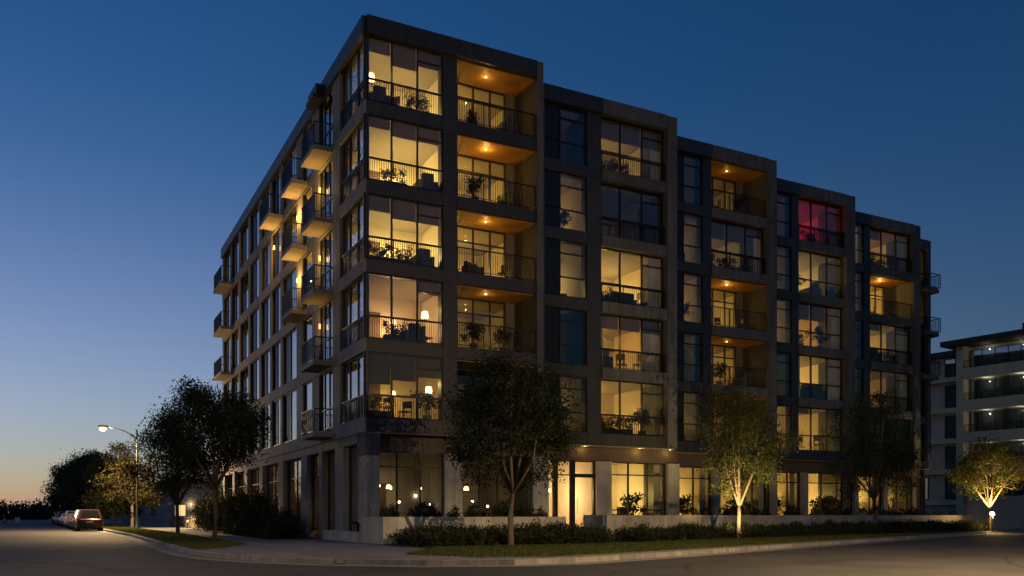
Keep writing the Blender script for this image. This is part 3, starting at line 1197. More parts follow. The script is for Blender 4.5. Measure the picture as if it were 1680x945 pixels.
# ---- left ground floor
LG = [(1.25, 3.3, 1), (4.6, 6.75, 1), (7.4, 9.7, 2), (10.9, 15.0, 2), (16.2, 20.6, 2), (21.6, 25.6, 2), (26.6, 30.4, 2), (31.2, 34.6, 2)]
for i, (a0, a1, kd) in enumerate(LG):
    window(LF, a0, a1, .35, 4.1, .30, (.5,) if a1 - a0 > 2.1 else (), None, False, 2.75, 'pane_glass_left')
    if i:
        room(.62, 3.6, a0 - .2, a1 + .3, .3, 4.2, ('left',), wallm='plaster_grey', power=[6, 6, 18, 22, 18, 26, 20, 0][i], col=AMBER, lamp=(2.2, (a0 + a1) / 2))
cur = 1.16
for (a0, a1, kd) in LG + [(YEND, YEND, 0)]:
    if a0 - cur > .02:
        LF.piece('column', 'concrete', B, cur + .004, a0 - .004, .02, .6, 0, 4.1)
    cur = a1
wall.box(.2, .6, 1.18, YEND, 4.1, LOW)
n = 12
for i in range(n):
    LF.piece('fascia_panel', 'concrete', B, 1.17 + (YEND - 1.17) * i / n + .005, 1.17 + (YEND - 1.17) * (i + 1) / n - .005, .0, .2, 4.104, LOW - .004)
# rest of the envelope
wall.box(.33, 46.2, 34.95, 35.2, 0, ROOF - .4)
wall.box(46.05, 46.28, 9.3, 35.1, 0, ROOF - .4)
wall.build('wall', 'charcoal', B)
rf = MB()
rf.box(.15, 8.2, .2, 35.1, ROOF - .55, ROOF - .35)
for i in range(1, 6):
    rf.box(BAYS[i]['x0'], BAYS[i]['end'] - .02, BAYS[i]['y'] + .15, 35.1, ROOF - .56 - .002 * i, ROOF - .36 - .002 * i)
rf.build('roof', 'roof_tar', B)

# ------------------------------------------------------------------ planter walls
pw = thing('planter_wall', 'low board marked concrete planter wall at the street corner', 'planter wall')
x = -.30
for i, wd in enumerate((1.55, 2.75, 2.75, .95)):
    piece('wall_panel', 'board_concrete', pw, x + .006, x + wd - .006, -3.0, -2.75, -.1, 1.03)
    x += wd
piece('wall_panel', 'board_concrete', pw, -.30 + .002, -.06, -2.745, -.35, -.1, 1.028)
piece('wall_panel', 'board_concrete', pw, x - .25, x - .008, -2.745, .0, -.1, 1.028)
piece('plinth', 'board_concrete', pw, -.45, .0, -.34, 4.9, -.1, .42)
piece('soil_bed', 'soil', pw, -.06 + .004, x - .254, -2.745, BAYS[0]['y'] + .38, .2, .86)
pw2 = thing('planter_wall', 'long low concrete planter wall running right from the entrance steps', 'planter wall')
A, Bq = Vector((9.78, -2.95)), Vector((47.4, 6.3))
tdir = (Bq - A).normalized()
nd = Vector((-tdir.y, tdir.x))
nseg = 14
for i in range(nseg):
    a = A.lerp(Bq, i / nseg) + tdir * .006
    c = A.lerp(Bq, (i + 1) / nseg) - tdir * .006
    MB().prism([tuple(a), tuple(c), tuple(c + nd * .25), tuple(a + nd * .25)], -.1, 1.09).build('wall_panel', 'board_concrete', pw2)
MB().prism([(9.76, -2.95), (10.02, -2.95), (10.02, -1.05), (9.76, -1.05)], -.1, 1.1).build('wall_panel', 'board_concrete', pw2)
q = A + nd * .26
MB().prism([tuple(q + tdir * .3), tuple(Bq + nd * .26), (46, 9.2), (42.7, 7.4), (34, 5.5), (25.4, 3.6), (17, 1.9), (13.0, 1.9), (13.0, -1.0), (10.1, -1.0)], .3, .9).build('soil_bed', 'soil', pw2)

fit = thing('standpipe_fitting', 'small dark standpipe fitting at the foot of the corner column', 'standpipe', (-.22, .35, .42))
MB().tube([(0, 0, 0), (0, 0, .35)], .06, 10).build('pipe', 'rail_metal', fit)
m = MB()
for s in (-1, 1):
    m.tube([(0, 0, .33), (-.10, s * .10, .36), (-.2, s * .18, .36)], [.055, .055, .065], 10)
m.build('outlet', 'rail_metal', fit)

# ------------------------------------------------------------------ furniture and plants seen through the glass
protos = {}


def proto_plant(seed):
    t = thing('potted_plant', 'x', 'potted plant')
    rr = np.random.default_rng(seed)
    MB().lathe([(.13, 0), (.17, .16), (.20, .34), (.205, .36), (.17, .36)], 12).build('pot', 'pot_clay' if seed % 2 else 'pot_white', t, True)
    pts = []
    for c in range(16):
        cc = np.array([rr.normal() * .22, rr.normal() * .22, .65 + rr.random() * .65])
        pts.append(cc + rr.normal(size=(26, 3)) * .10)
    link('foliage', leaves_mesh('foliage', np.concatenate(pts), .15, 'leaf_house', rr, .5, .2), t)
    m = MB()
    for c in range(4):
        m.tube([(0, 0, .33), (rr.normal() * .08, rr.normal() * .08, .7), (rr.normal() * .2, rr.normal() * .2, 1.1)], [.018, .014, .008], 5)
    m.build('stem', 'bark', t)
    return t


def proto_box(seed):
    t = thing('planter_box', 'x', 'planter')
    rr = np.random.default_rng(seed)
    MB().box(-.5, .5, -.16, .16, 0, .42).build('box', 'furniture_dark', t)
    MB().box(-.46, .46, -.12, .12, .42, .43).build('soil_top', 'soil', t)
    pts = []
    for c in range(24):
        cc = np.array([rr.uniform(-.5, .5), rr.normal() * .10, .50 + rr.random() ** 1.4 * .5])
        pts.append(cc + rr.normal(size=(34, 3)) * .075)
    link('foliage', leaves_mesh('foliage', np.concatenate(pts), .09, 'leaf_house', rr, .5, .2), t)
    return t


def proto_chair():
    t = thing('chair', 'x', 'chair')
    MB().box(-.22, .22, -.22, .22, .43, .47).build('seat', 'furniture_brown', t)
    m = MB()
    m.box(-.22, .22, .19, .23, .62, .92)
    m.box(-.21, -.17, .19, .23, .47, .62)
    m.box(.17, .21, .19, .23, .47, .62)
    m.build('backrest', 'furniture_brown', t)
    for sx in (-1, 1):
        for sy in (-1, 1):
            MB().tube([(sx * .2, sy * .2, 0), (sx * .18, sy * .18, .43)], [.014, .02], 6).build('leg', 'furniture_brown', t)
    return t


def proto_sofa(w=1.7, nm='sofa'):
    t = thing(nm, 'x', nm)
    MB().box(-w / 2 + .16, w / 2 - .16, -.4, .25, .12, .44).build('seat', 'furniture_dark' if nm == 'sofa' else 'furniture_grey', t)
    m = MB()
    m.prism([(-w / 2 + .16, .25), (w / 2 - .16, .25), (w / 2 - .2, .46), (-w / 2 + .2, .46)], .12, .92)
    m.build('backrest', 'furniture_dark' if nm == 'sofa' else 'furniture_grey', t)
    for s in (-1, 1):
        MB().box(s * (w / 2 - .157), s * w / 2, -.42, .44, .1, .62).build('armrest', 'furniture_dark' if nm == 'sofa' else 'furniture_grey', t)
        MB().box(s * (w / 2 - .12), s * (w / 2 - .06), -.36, -.30, 0, .1).build('leg', 'furniture_brown', t)
        MB().box(s * (w / 2 - .12), s * (w / 2 - .06), .34, .40, 0, .1).build('leg', 'furniture_brown', t)
    k = 2 if nm == 'sofa' else 1
    for i in range(k):
        x0 = -w / 2 + .19 + (w - .38) / k * i
        MB().box(x0, x0 + (w - .38) / k - .02, -.38, .2, .445, .55).build('cushion', 'furniture_grey', t)
    return t


KW = {'box': 'leafy planter box', 'plant': 'leafy potted plant', 'chair': 'wooden chair', 'sofa': 'dark sofa', 'armchair': 'grey armchair'}
GRP = {'box': 'planter boxes in the apartments', 'plant': 'potted plants in the apartments', 'chair': 'chairs in the apartments', 'sofa': 'sofas in the apartments', 'armchair': 'armchairs in the apartments'}
mk = {'box': lambda: proto_box(rngI.randrange(9999)), 'plant': lambda: proto_plant(rngI.randrange(9999)), 'chair': proto_chair, 'sofa': proto_sofa, 'armchair': lambda: proto_sofa(.85, 'armchair')}
for (kind, x, y, z, rz, sc, where) in ITEMS:
    key = kind if kind not in ('plant', 'box') else f'{kind}{rngI.randrange(4)}'
    prep = 'in' if 'loggia' in where else 'behind'
    if 'half of the loggia' in where:
        lab = f'{KW[kind]} in the {where}'
    else:
        lab = f'{KW[kind]} at the {where}' if not where.startswith('narrow') else f'{KW[kind]} behind the {where}'
    if key not in protos:
        protos[key] = mk[kind]()
        o = protos[key]
        o.location, o.rotation_euler, o.scale = (x, y, z), (0, 0, rz), (sc,) * 3
        o['label'], o['group'] = lab, GRP[kind]
    else:
        dup(protos[key], (x, y, z), rz, lab, GRP[kind], sc)

for (F, a0, a1, d, z0, z1, where) in CURT:
    m = MB()
    n = max(8, int((a1 - a0) * 26))
    prev = None
    for i in range(n + 1):
        a = a0 + (a1 - a0) * i / n
        dd = d + .035 * math.sin(i * 1.35) + .012 * math.sin(i * 3.1)
        cur = (F.pt(a, dd, z0), F.pt(a, dd, z1))
        if prev:
            m.quad(prev[0], cur[0], cur[1], prev[1])
        prev = cur
    tag(m.build('curtain', 'curtain_sheer', None, True), f'pale hanging curtain at the {where}', 'curtain', 'curtains in the apartments')


def floor_lamp(x, y, z, label):
    t = thing('floor_lamp', label, 'floor lamp', (x, y, z), 0, 'floor lamps in the apartments')
    MB().lathe([(.15, 0), (.15, .02), (.02, .03)], 14).build('base', 'rail_metal', t)
    MB().tube([(0, 0, .03), (0, 0, 1.4)], .012, 8).build('pole', 'rail_metal', t)
    MB().lathe([(.17, 1.35), (.12, 1.62)], 14).build('lamp_shade', 'lamp_shade', t, True)
    point('lamp_light', (0, 0, 1.75), 14, PALE, .1, t)


floor_lamp(.62, 1.2, SILL[4] + .1, 'lit floor lamp in the left corner of the top corner room')
floor_lamp(2.95, .95, SILL[1] - .05, 'lit floor lamp behind the third floor corner window')
floor_lamp(3.15, 1.0, SILL[0] - .05, 'lit floor lamp behind the second floor corner window')
floor_lamp(30.1, 6.6, SILL[0] - .05, 'lit floor lamp behind the second floor window of the fourth bay')
floor_lamp(13.1, 2.9, SILL[1] - .05, 'lit floor lamp behind the third floor window of the second bay')

# globe pendants in the ground-floor lounge
for i, (px, z) in enumerate(((622, 2.35), (641, 2.3), (682, 2.0), (690, 2.3), (720, 1.95), (618, 1.75), (655, 1.7), (705, 1.55), (775, 1.75), (800, 1.5))):
    y = 1.4 + (i * 1.37) % 3.0
    x = pxx(px, y)
    t = thing('globe_pendant', f'small glowing globe lamp, {["second", "third", "fifth", "sixth", "eighth", "leftmost", "fourth", "seventh", "ninth", "tenth"][i]} from the left in the corner lounge' if i != 5 else 'leftmost small glowing globe lamp in the corner lounge', 'pendant lamp', (x, y, z), 0, 'globe lamps in the lounge')
    MB().lathe([(.01, -.055), (.035, -.045), (.055, -.015), (.055, .015), (.035, .045), (.01, .055)], 12).build('globe', 'globe', t, True)
    MB().tube([(0, 0, .055), (0, 0, 3.94 - z)], .006, 5).build('cord', 'rail_metal', t)
# lounge tables and chairs along the windows
ti = 0
for i, x in enumerate((1.0, 2.1, 3.2, 5.0, 6.1)):
    t = thing('cafe_table', f'{["leftmost", "second", "third", "fourth", "rightmost"][i]} small round table behind the ground floor lounge windows', 'table', (x, 1.6 + .3 * (i % 2), GZ0), 0, 'lounge tables')
    MB().lathe([(.36, .72), (.36, .75)], 16).build('table_top', 'furniture_brown', t)
    MB().lathe([(.2, 0), (.2, .02), (.03, .04), (.03, .72)], 12).build('pedestal', 'rail_metal', t)

pic = thing('framed_picture', 'dark framed picture on the pale lobby wall', 'picture', (pxx(1040, 6.5), BAYS[1]['y'] + 5.55, 2.0))
MB().box(-.35, .35, 0, .03, -.45, .45).build('frame', 'furniture_dark', pic)
MB().box(-.3, .3, -.006, -.001, -.4, .4).build('canvas', 'canvas', pic)

# ------------------------------------------------------------------ trees


def crown_points(rr, c, rad, clumps, per, cr, low=.55):
    """clump centres gathered in uneven lobes, leaves round each clump"""
    lobes = []
    nl = 15
    for i in range(nl):
        w = i * 2.399 + rr.uniform(-.5, .5)
        zz = -.75 + 1.65 * (i + .5) / nl + rr.uniform(-.12, .12)
        rr_ = math.sqrt(max(.05, 1 - min(.95, zz * zz))) * rr.uniform(.42, .80) * (1 - .22 * max(0, zz))
        if zz < 0:
            zz *= low
        lobes.append((np.array([math.cos(w) * rr_, math.sin(w) * rr_, zz * .80]), rr.uniform(.24, .42)))
    lobes.append((np.array([0, 0, .1]), .5))
    cs = []
    while len(cs) < clumps:
        o, q = lobes[rr.integers(len(lobes))]
        v = rr.normal(size=3)
        v /= np.linalg.norm(v)
        p = o + v * q * rr.random() ** .4
        cs.append(np.array(c) + p * np.array(rad))
    P = [cc + rr.normal(size=(int(per * rr.uniform(.4, 1.4)), 3)) * cr * rr.uniform(.6, 1.35) * np.array([1, 1, .7]) for cc in cs]
    return cs, np.concatenate(P)


def make_tree(name, label, h, rad, fork, trunk_r, seed, leaf='leaf', clumps=150, per=55, cr=.26, lsize=.16, low=.55, loc=(0, 0, 0), rz=0, group=None, cz=None, lean=.0):
    rr = np.random.default_rng(seed)
    t = thing(name, label, 'tree', loc, rz, group)
    cz = cz if cz else fork + (h - fork) * .48
    c = (lean, 0, cz)
    cs, P = crown_points(rr, c, (rad, rad, (h - cz)), clumps, per, cr, low)
    link('crown', leaves_mesh('crown', P, lsize, leaf, rr), t)
    m = MB()
    top = Vector((lean + rr.normal() * .1, rr.normal() * .1, h * .82))
    tr = [Vector((0, 0, -.05)), Vector((.0, 0, .12)), Vector((rr.normal() * .03, rr.normal() * .03, fork * .55)), Vector((lean * .3 + rr.normal() * .04, rr.normal() * .04, fork))]
    m.tube(tr, [trunk_r * 1.5, trunk_r * 1.1, trunk_r, trunk_r * .9], 10)
    st_ = tr[-1]
    leaders = []
    for i in range(5):
        w = 2 * math.pi * i / 5 + rr.uniform(-.4, .4)
        e = Vector((lean + math.cos(w) * rad * rr.uniform(.25, .55), math.sin(w) * rad * rr.uniform(.25, .55), cz + (h - cz) * rr.uniform(.1, .6)))
        mid = st_.lerp(e, .45) + Vector((math.cos(w) * rad * .12, math.sin(w) * rad * .12, -.1))
        m.tube([st_ - Vector((0, 0, .1)), mid, e], [trunk_r * .62, trunk_r * .4, trunk_r * .12], 7)
        leaders.append((st_, mid, e))
    m.tube([st_ - Vector((0, 0, .1)), st_.lerp(top, .5), top], [trunk_r * .75, trunk_r * .45, trunk_r * .12], 7)
    leaders.append((st_, st_.lerp(top, .5), top))
    for cc in cs[::max(1, len(cs) // 48)]:
        cv = Vector(cc)
        best = min(leaders, key=lambda L_: min((L_[1] - cv).length, (L_[2] - cv).length))
        base = best[1] if (best[1] - cv).length < (best[2] - cv).length or rr.random() < .5 else best[1].lerp(best[2], .6)
        m.tube([base, base.lerp(cv, .5) + Vector((0, 0, -.06)), cv], [trunk_r * .2, trunk_r * .13, trunk_r * .05], 5, cap=False)
    m.build('trunk', 'bark', t, True)
    return t


TA = make_tree('street_tree', 'large dark tree standing in front of the corner bay of the building', 7.1, 2.5, 1.9, .10, 21, 'leaf_dark', 260, 110, .25, .105, .8, (2.75, -7.55, 0), .5, cz=4.1)
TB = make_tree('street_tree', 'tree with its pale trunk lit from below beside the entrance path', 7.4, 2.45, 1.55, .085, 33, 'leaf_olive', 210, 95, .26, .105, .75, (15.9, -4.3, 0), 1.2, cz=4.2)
TC = make_tree('street_tree', 'dark tree between the two uplit trees on the front verge', 8.0, 2.7, 2.0, .10, 45, 'leaf_dark', 220, 90, .28, .12, .75, (29.5, -.2, 0), 2.2, cz=4.4)
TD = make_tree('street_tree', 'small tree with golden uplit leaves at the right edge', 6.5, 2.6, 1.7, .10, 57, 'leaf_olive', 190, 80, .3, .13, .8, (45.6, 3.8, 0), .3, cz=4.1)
TE = make_tree('street_tree', 'nearest and tallest verge tree on the left street', 7.0, 2.6, 2.2, .115, 63, 'leaf_dark', 280, 105, .27, .11, .8, (-5.3, 4.0, 0), .8, cz=4.6)
TF = make_tree('street_tree', 'verge tree second from the corner on the left street', 6.9, 3.1, 1.7, .11, 71, 'leaf_dark', 280, 85, .31, .125, .8, (-5.0, 19.6, 0), 2.0, cz=4.2)
# trees further along the left street
TG = make_tree('street_tree', 'rust tinged tree beside the street lamp', 7.8, 3.1, 2.0, .12, 83, 'leaf_rust', 170, 52, .32, .18, .8, (-5.6, 47.0, 0), .3, cz=4.3)
TH = make_tree('street_tree', 'x', 8.0, 3.3, 1.0, .16, 91, 'leaf_dark', 300, 60, .42, .22, .95, (0, 0, 0), 0, cz=3.9)
sel = [(-6.4, 60, 7.4, 'dark tree above the parked cars, nearest of the far row'), (-7.2, 74, 8.6, 'second dark tree in the row above the parked cars'), (-7.6, 90, 9.6, 'third dark tree in the row above the parked cars'),
       (-8.4, 108, 10.4, 'fourth dark tree in the row above the parked cars'), (-9.4, 130, 10.0, 'farthest dark tree at the end of the car row')]
for i, (x, y, h_, lab) in enumerate(sel):
    o = TH if i == 0 else dup(TH, None, i * 1.3 + .4)
    o.location, o.scale = (x, y, 0), (h_ / 8.0,) * 3
    o['label'] = lab
dup(TG, (4.5, 56, 0), 2.1, 'rust tinged tree behind the low wall past the building', None, .95)

# uplights
for (x, y, tx, ty, th, pwr, lab, big) in ((14.9, -5.6, 15.95, -4.2, 2.9, 1300, 'small ground spotlight at the foot of the pale lit trunk', 0), (45.0, 3.15, 45.6, 3.8, 4.2, 1700, 'bright ground spotlight glaring at the foot of the golden tree', 1)):
    t = thing('ground_spotlight', lab, 'spotlight', (x, y, 0))
    hz = .85 if big else .12
    MB().tube([(0, 0, -.05), (0, 0, hz)], .03, 8).build('stake', 'rail_metal', t)
    dv = (Vector((tx, ty, th)) - Vector((x, y, hz))).normalized()
    m = MB().tube([(0, 0, hz), tuple(Vector((0, 0, hz)) + dv * .2)], [.07, .085], 12)
    m.build('housing', 'rail_metal', t)
    r_ = .14 if big else .05
    if big:
        point('spill_light', (-.1, -.25, hz + .25), 160, (1, .6, .2), .05, t)
    m = MB().lathe([(.02, -r_), (r_ * .7, -r_ * .7), (r_, 0), (r_ * .7, r_ * .7), (.02, r_)], 12, tuple(Vector((0, 0, hz)) + dv * (.2 + (r_ if big else 0))))
    m.build('lens', 'spot_lens' if big else 'lamp_dim', t, True)
    spot('uplight', tuple(Vector((0, 0, hz)) + dv * (.28 + 2 * r_ * big)), tuple(Vector((0, 0, hz)) + dv * 5), pwr, (1, .60, .18) if big else (1, .70, .28), 125, .9, .05, t)

# ------------------------------------------------------------------ shrubs


def make_shrub(name, label, r, h, seed, mat='leaf_shrub', n=26, per=42, ls=.10, up=.5, group=None, loc=(0, 0, 0)):
    rr = np.random.default_rng(seed)
    t = thing(name, label, 'shrub', loc, 0, group)
    pts = []
    for i in range(n):
        w = rr.uniform(0, 6.28)
        q = rr.random() ** .5 * r
        z = h * (.12 + .8 * rr.random() * (1 - .45 * (q / r) ** 2))
        pts.append(np.array([q * math.cos(w), q * math.sin(w), z]) + rr.normal(size=(per, 3)) * np.array([.13, .13, .12]) * (r / .6))
    P = np.concatenate(pts)
    P[:, 2] = np.abs(P[:, 2]) + .02
    link('foliage', leaves_mesh('foliage', P, ls, mat, rr, .4, up), t)
    m = MB()
    for i in range(6):
        w = rr.uniform(0, 6.28)
        m.tube([(0, 0, -.03), (math.cos(w) * r * .3, math.sin(w) * r * .3, h * .4), (math.cos(w) * r * .55, math.sin(w) * r * .55, h * .8)], [.018, .012, .006], 5)
    m.build('stem', 'bark', t)
    return t


LS = 'low dark shrub in the clipped bed before the corner planter wall'
LS2 = 'low dark shrub in the long bed before the right planter wall'
hs = [make_shrub('low_shrub', LS, .55, .62, 100 + i, 'leaf_shrub', 30, 46, .11, .6, 'low shrubs before the corner wall') for i in range(4)]
used = [False] * 4
rs = random.Random(5)


def put_shrub(arr, used_, x, y, lab, grp, s):
    i = rs.randrange(len(arr))
    if not used_[i]:
        used_[i] = True
        o = arr[i]
        o.location, o.scale = (x, y, .01), (s,) * 3
        o['label'], o['group'] = lab, grp
    else:
        dup(arr[i], (x, y, .01), rs.uniform(0, 6), lab, grp, (s, s, s * rs.uniform(.85, 1.15)))


for row, yy in enumerate((-6.75, -5.9, -5.0, -4.1)):
    for i in range(9):
        put_shrub(hs, used, .15 + i * .84 + rs.uniform(-.12, .12) + .2 * (row % 2), yy + rs.uniform(-.12, .12), LS, 'low shrubs before the corner wall', rs.uniform(.85, 1.1))
A2, B2 = Vector((9.4, -5.3)), Vector((46.8, 4.6))
for row in range(2):
    for i in range(38):
        p = A2.lerp(B2, (i + .5 + .3 * row) / 39) + nd * (row * .95) + Vector((rs.uniform(-.1, .1), rs.uniform(-.15, .15)))
        put_shrub(hs, used, p.x, p.y, LS2, 'low shrubs before the right wall', rs.uniform(.85, 1.1))
# upright plants inside the planters, dark against the lit ground-floor glass
ps = [make_shrub('planter_shrub', 'x', .38, .85, 140 + i, 'leaf_house', 14, 26, .13, .9) for i in range(3)]
usedp = [False] * 3


def put_planter(x, y, z, s, lab, grp):
    i = rs.randrange(3)
    if not usedp[i]:
        usedp[i] = True
        o = ps[i]
    else:
        o = dup(ps[i], None, rs.uniform(0, 6))
    o.location, o.scale = (x, y, z), (s,) * 3
    o['label'], o['group'] = lab, grp


for i in range(13):
    put_planter(.25 + i * .6 + rs.uniform(-.2, .2), -1.4 + rs.uniform(-.7, .9), .83, rs.uniform(.6, 1.15), 'spiky plant growing inside the corner planter wall', 'plants in the corner planter')
for i in range(34):
    f_ = (i + .5) / 34
    p = A.lerp(Bq, .05 + .93 * f_) + nd * (1.0 + rs.uniform(-.5, .8))
    put_planter(p.x, p.y, .86, rs.uniform(.35, 1.15) if f_ > .18 else rs.uniform(.3, .5), 'spiky plant growing inside the long right planter wall', 'plants in the right planter')
# tall bushes at the foot of the left facade
bs = [make_shrub('tall_bush', 'x', .8, 2.0, 170 + i, ['leaf_shrub', 'leaf_dark', 'leaf_olive'][i], 60, 52, .13, .4) for i in range(3)]
ordn = ['first', 'second', 'third', 'fourth', 'fifth', 'sixth', 'seventh', 'eighth', 'ninth', 'tenth', 'eleventh', 'twelfth', 'thirteenth', 'fourteenth', 'fifteenth']
for i in range(15):
    y = 6.2 + i * 1.75 + (i * i) * .02
    big = (.55, .75, .6, 1.0, 1.3, 1.1, 1.45, 1.2, 1.5, 1.3, 1.2, 1.5, 1.3, 1.4, 1.2)[i]
    lab = f'{"low rounded" if big < .8 else "tall leafy"} bush, {ordn[i]} from the corner along the left facade'
    j = i % 3
    o = bs[j] if i < 3 else dup(bs[j], None, i * 1.1)
    o.location = (-1.55 + .5 * ((i * 7) % 3 - 1), y, .015)
    o.scale = (.9 + .2 * (big > 1), .95, big)
    o['label'], o['group'] = lab, 'bushes along the left facade'
for i in range(10):
    put_shrub(hs, used, -2.3 + .1 * (i % 3), 6.0 + i * 1.25, 'low shrub at the pavement edge of the left bed', 'low shrubs on the left', 1.05)

# ------------------------------------------------------------------ street lamp

def street_lamp(label, loc, rz, power, down):
    sl = thing('street_lamp', label, 'street lamp', loc, rz, 'street lamps')
    MB().lathe([(.2, 0), (.2, .1), (.12, .18), (.11, .9), (.085, 1.0), (.055, 7.7), (.05, 7.75)], 14).build('pole', 'galv', sl, True)
    MB().tube([(0, 0, 7.0), (-.35, -.05, 7.32), (-.9, -.1, 7.62), (-1.6, -.15, 7.8), (-2.05, -.2, 7.84)], [.05, .045, .04, .036, .034], 8).build('arm', 'galv', sl, True)
    m = MB()
    m.prism([(-2.75, -.34), (-2.0, -.3), (-2.0, -.08), (-2.75, -.04)], 7.83, 7.93)
    m.prism([(-2.7, -.3), (-2.1, -.27), (-2.1, -.11), (-2.7, -.08)], 7.93, 7.98)
    m.build('lamp_head', 'galv', sl)
    MB().lathe([(.02, -.30), (.17, -.25), (.27, -.10), (.27, 0)], 14, (-2.42, -.19, 7.829)).build('lamp_lens', 'street_led', sl, True)
    point('street_light', (-2.42, -.19, 7.44), power, (1, .66, .33), .06, sl)
    spot('street_light', (-2.42, -.19, 7.40), (-2.42, -.19, 0), down, (1, .66, .30), 160, .12, .06, sl)


street_lamp('lit street lamp with a curved arm on the left verge', (-5.75, 39.7, 0), 0, 2500, 8000)
# the same lamps stand across the two streets, outside the picture; their pools of light are in it
street_lamp('lit street lamp standing across the front street from the building', (9.8, -25.6, -.13), R(-67), 2600, 3900)
street_lamp('lit street lamp standing across the left street from the corner', (-21.2, -17.0, -.13), R(180), 1400, 500)

# ------------------------------------------------------------------ parked cars


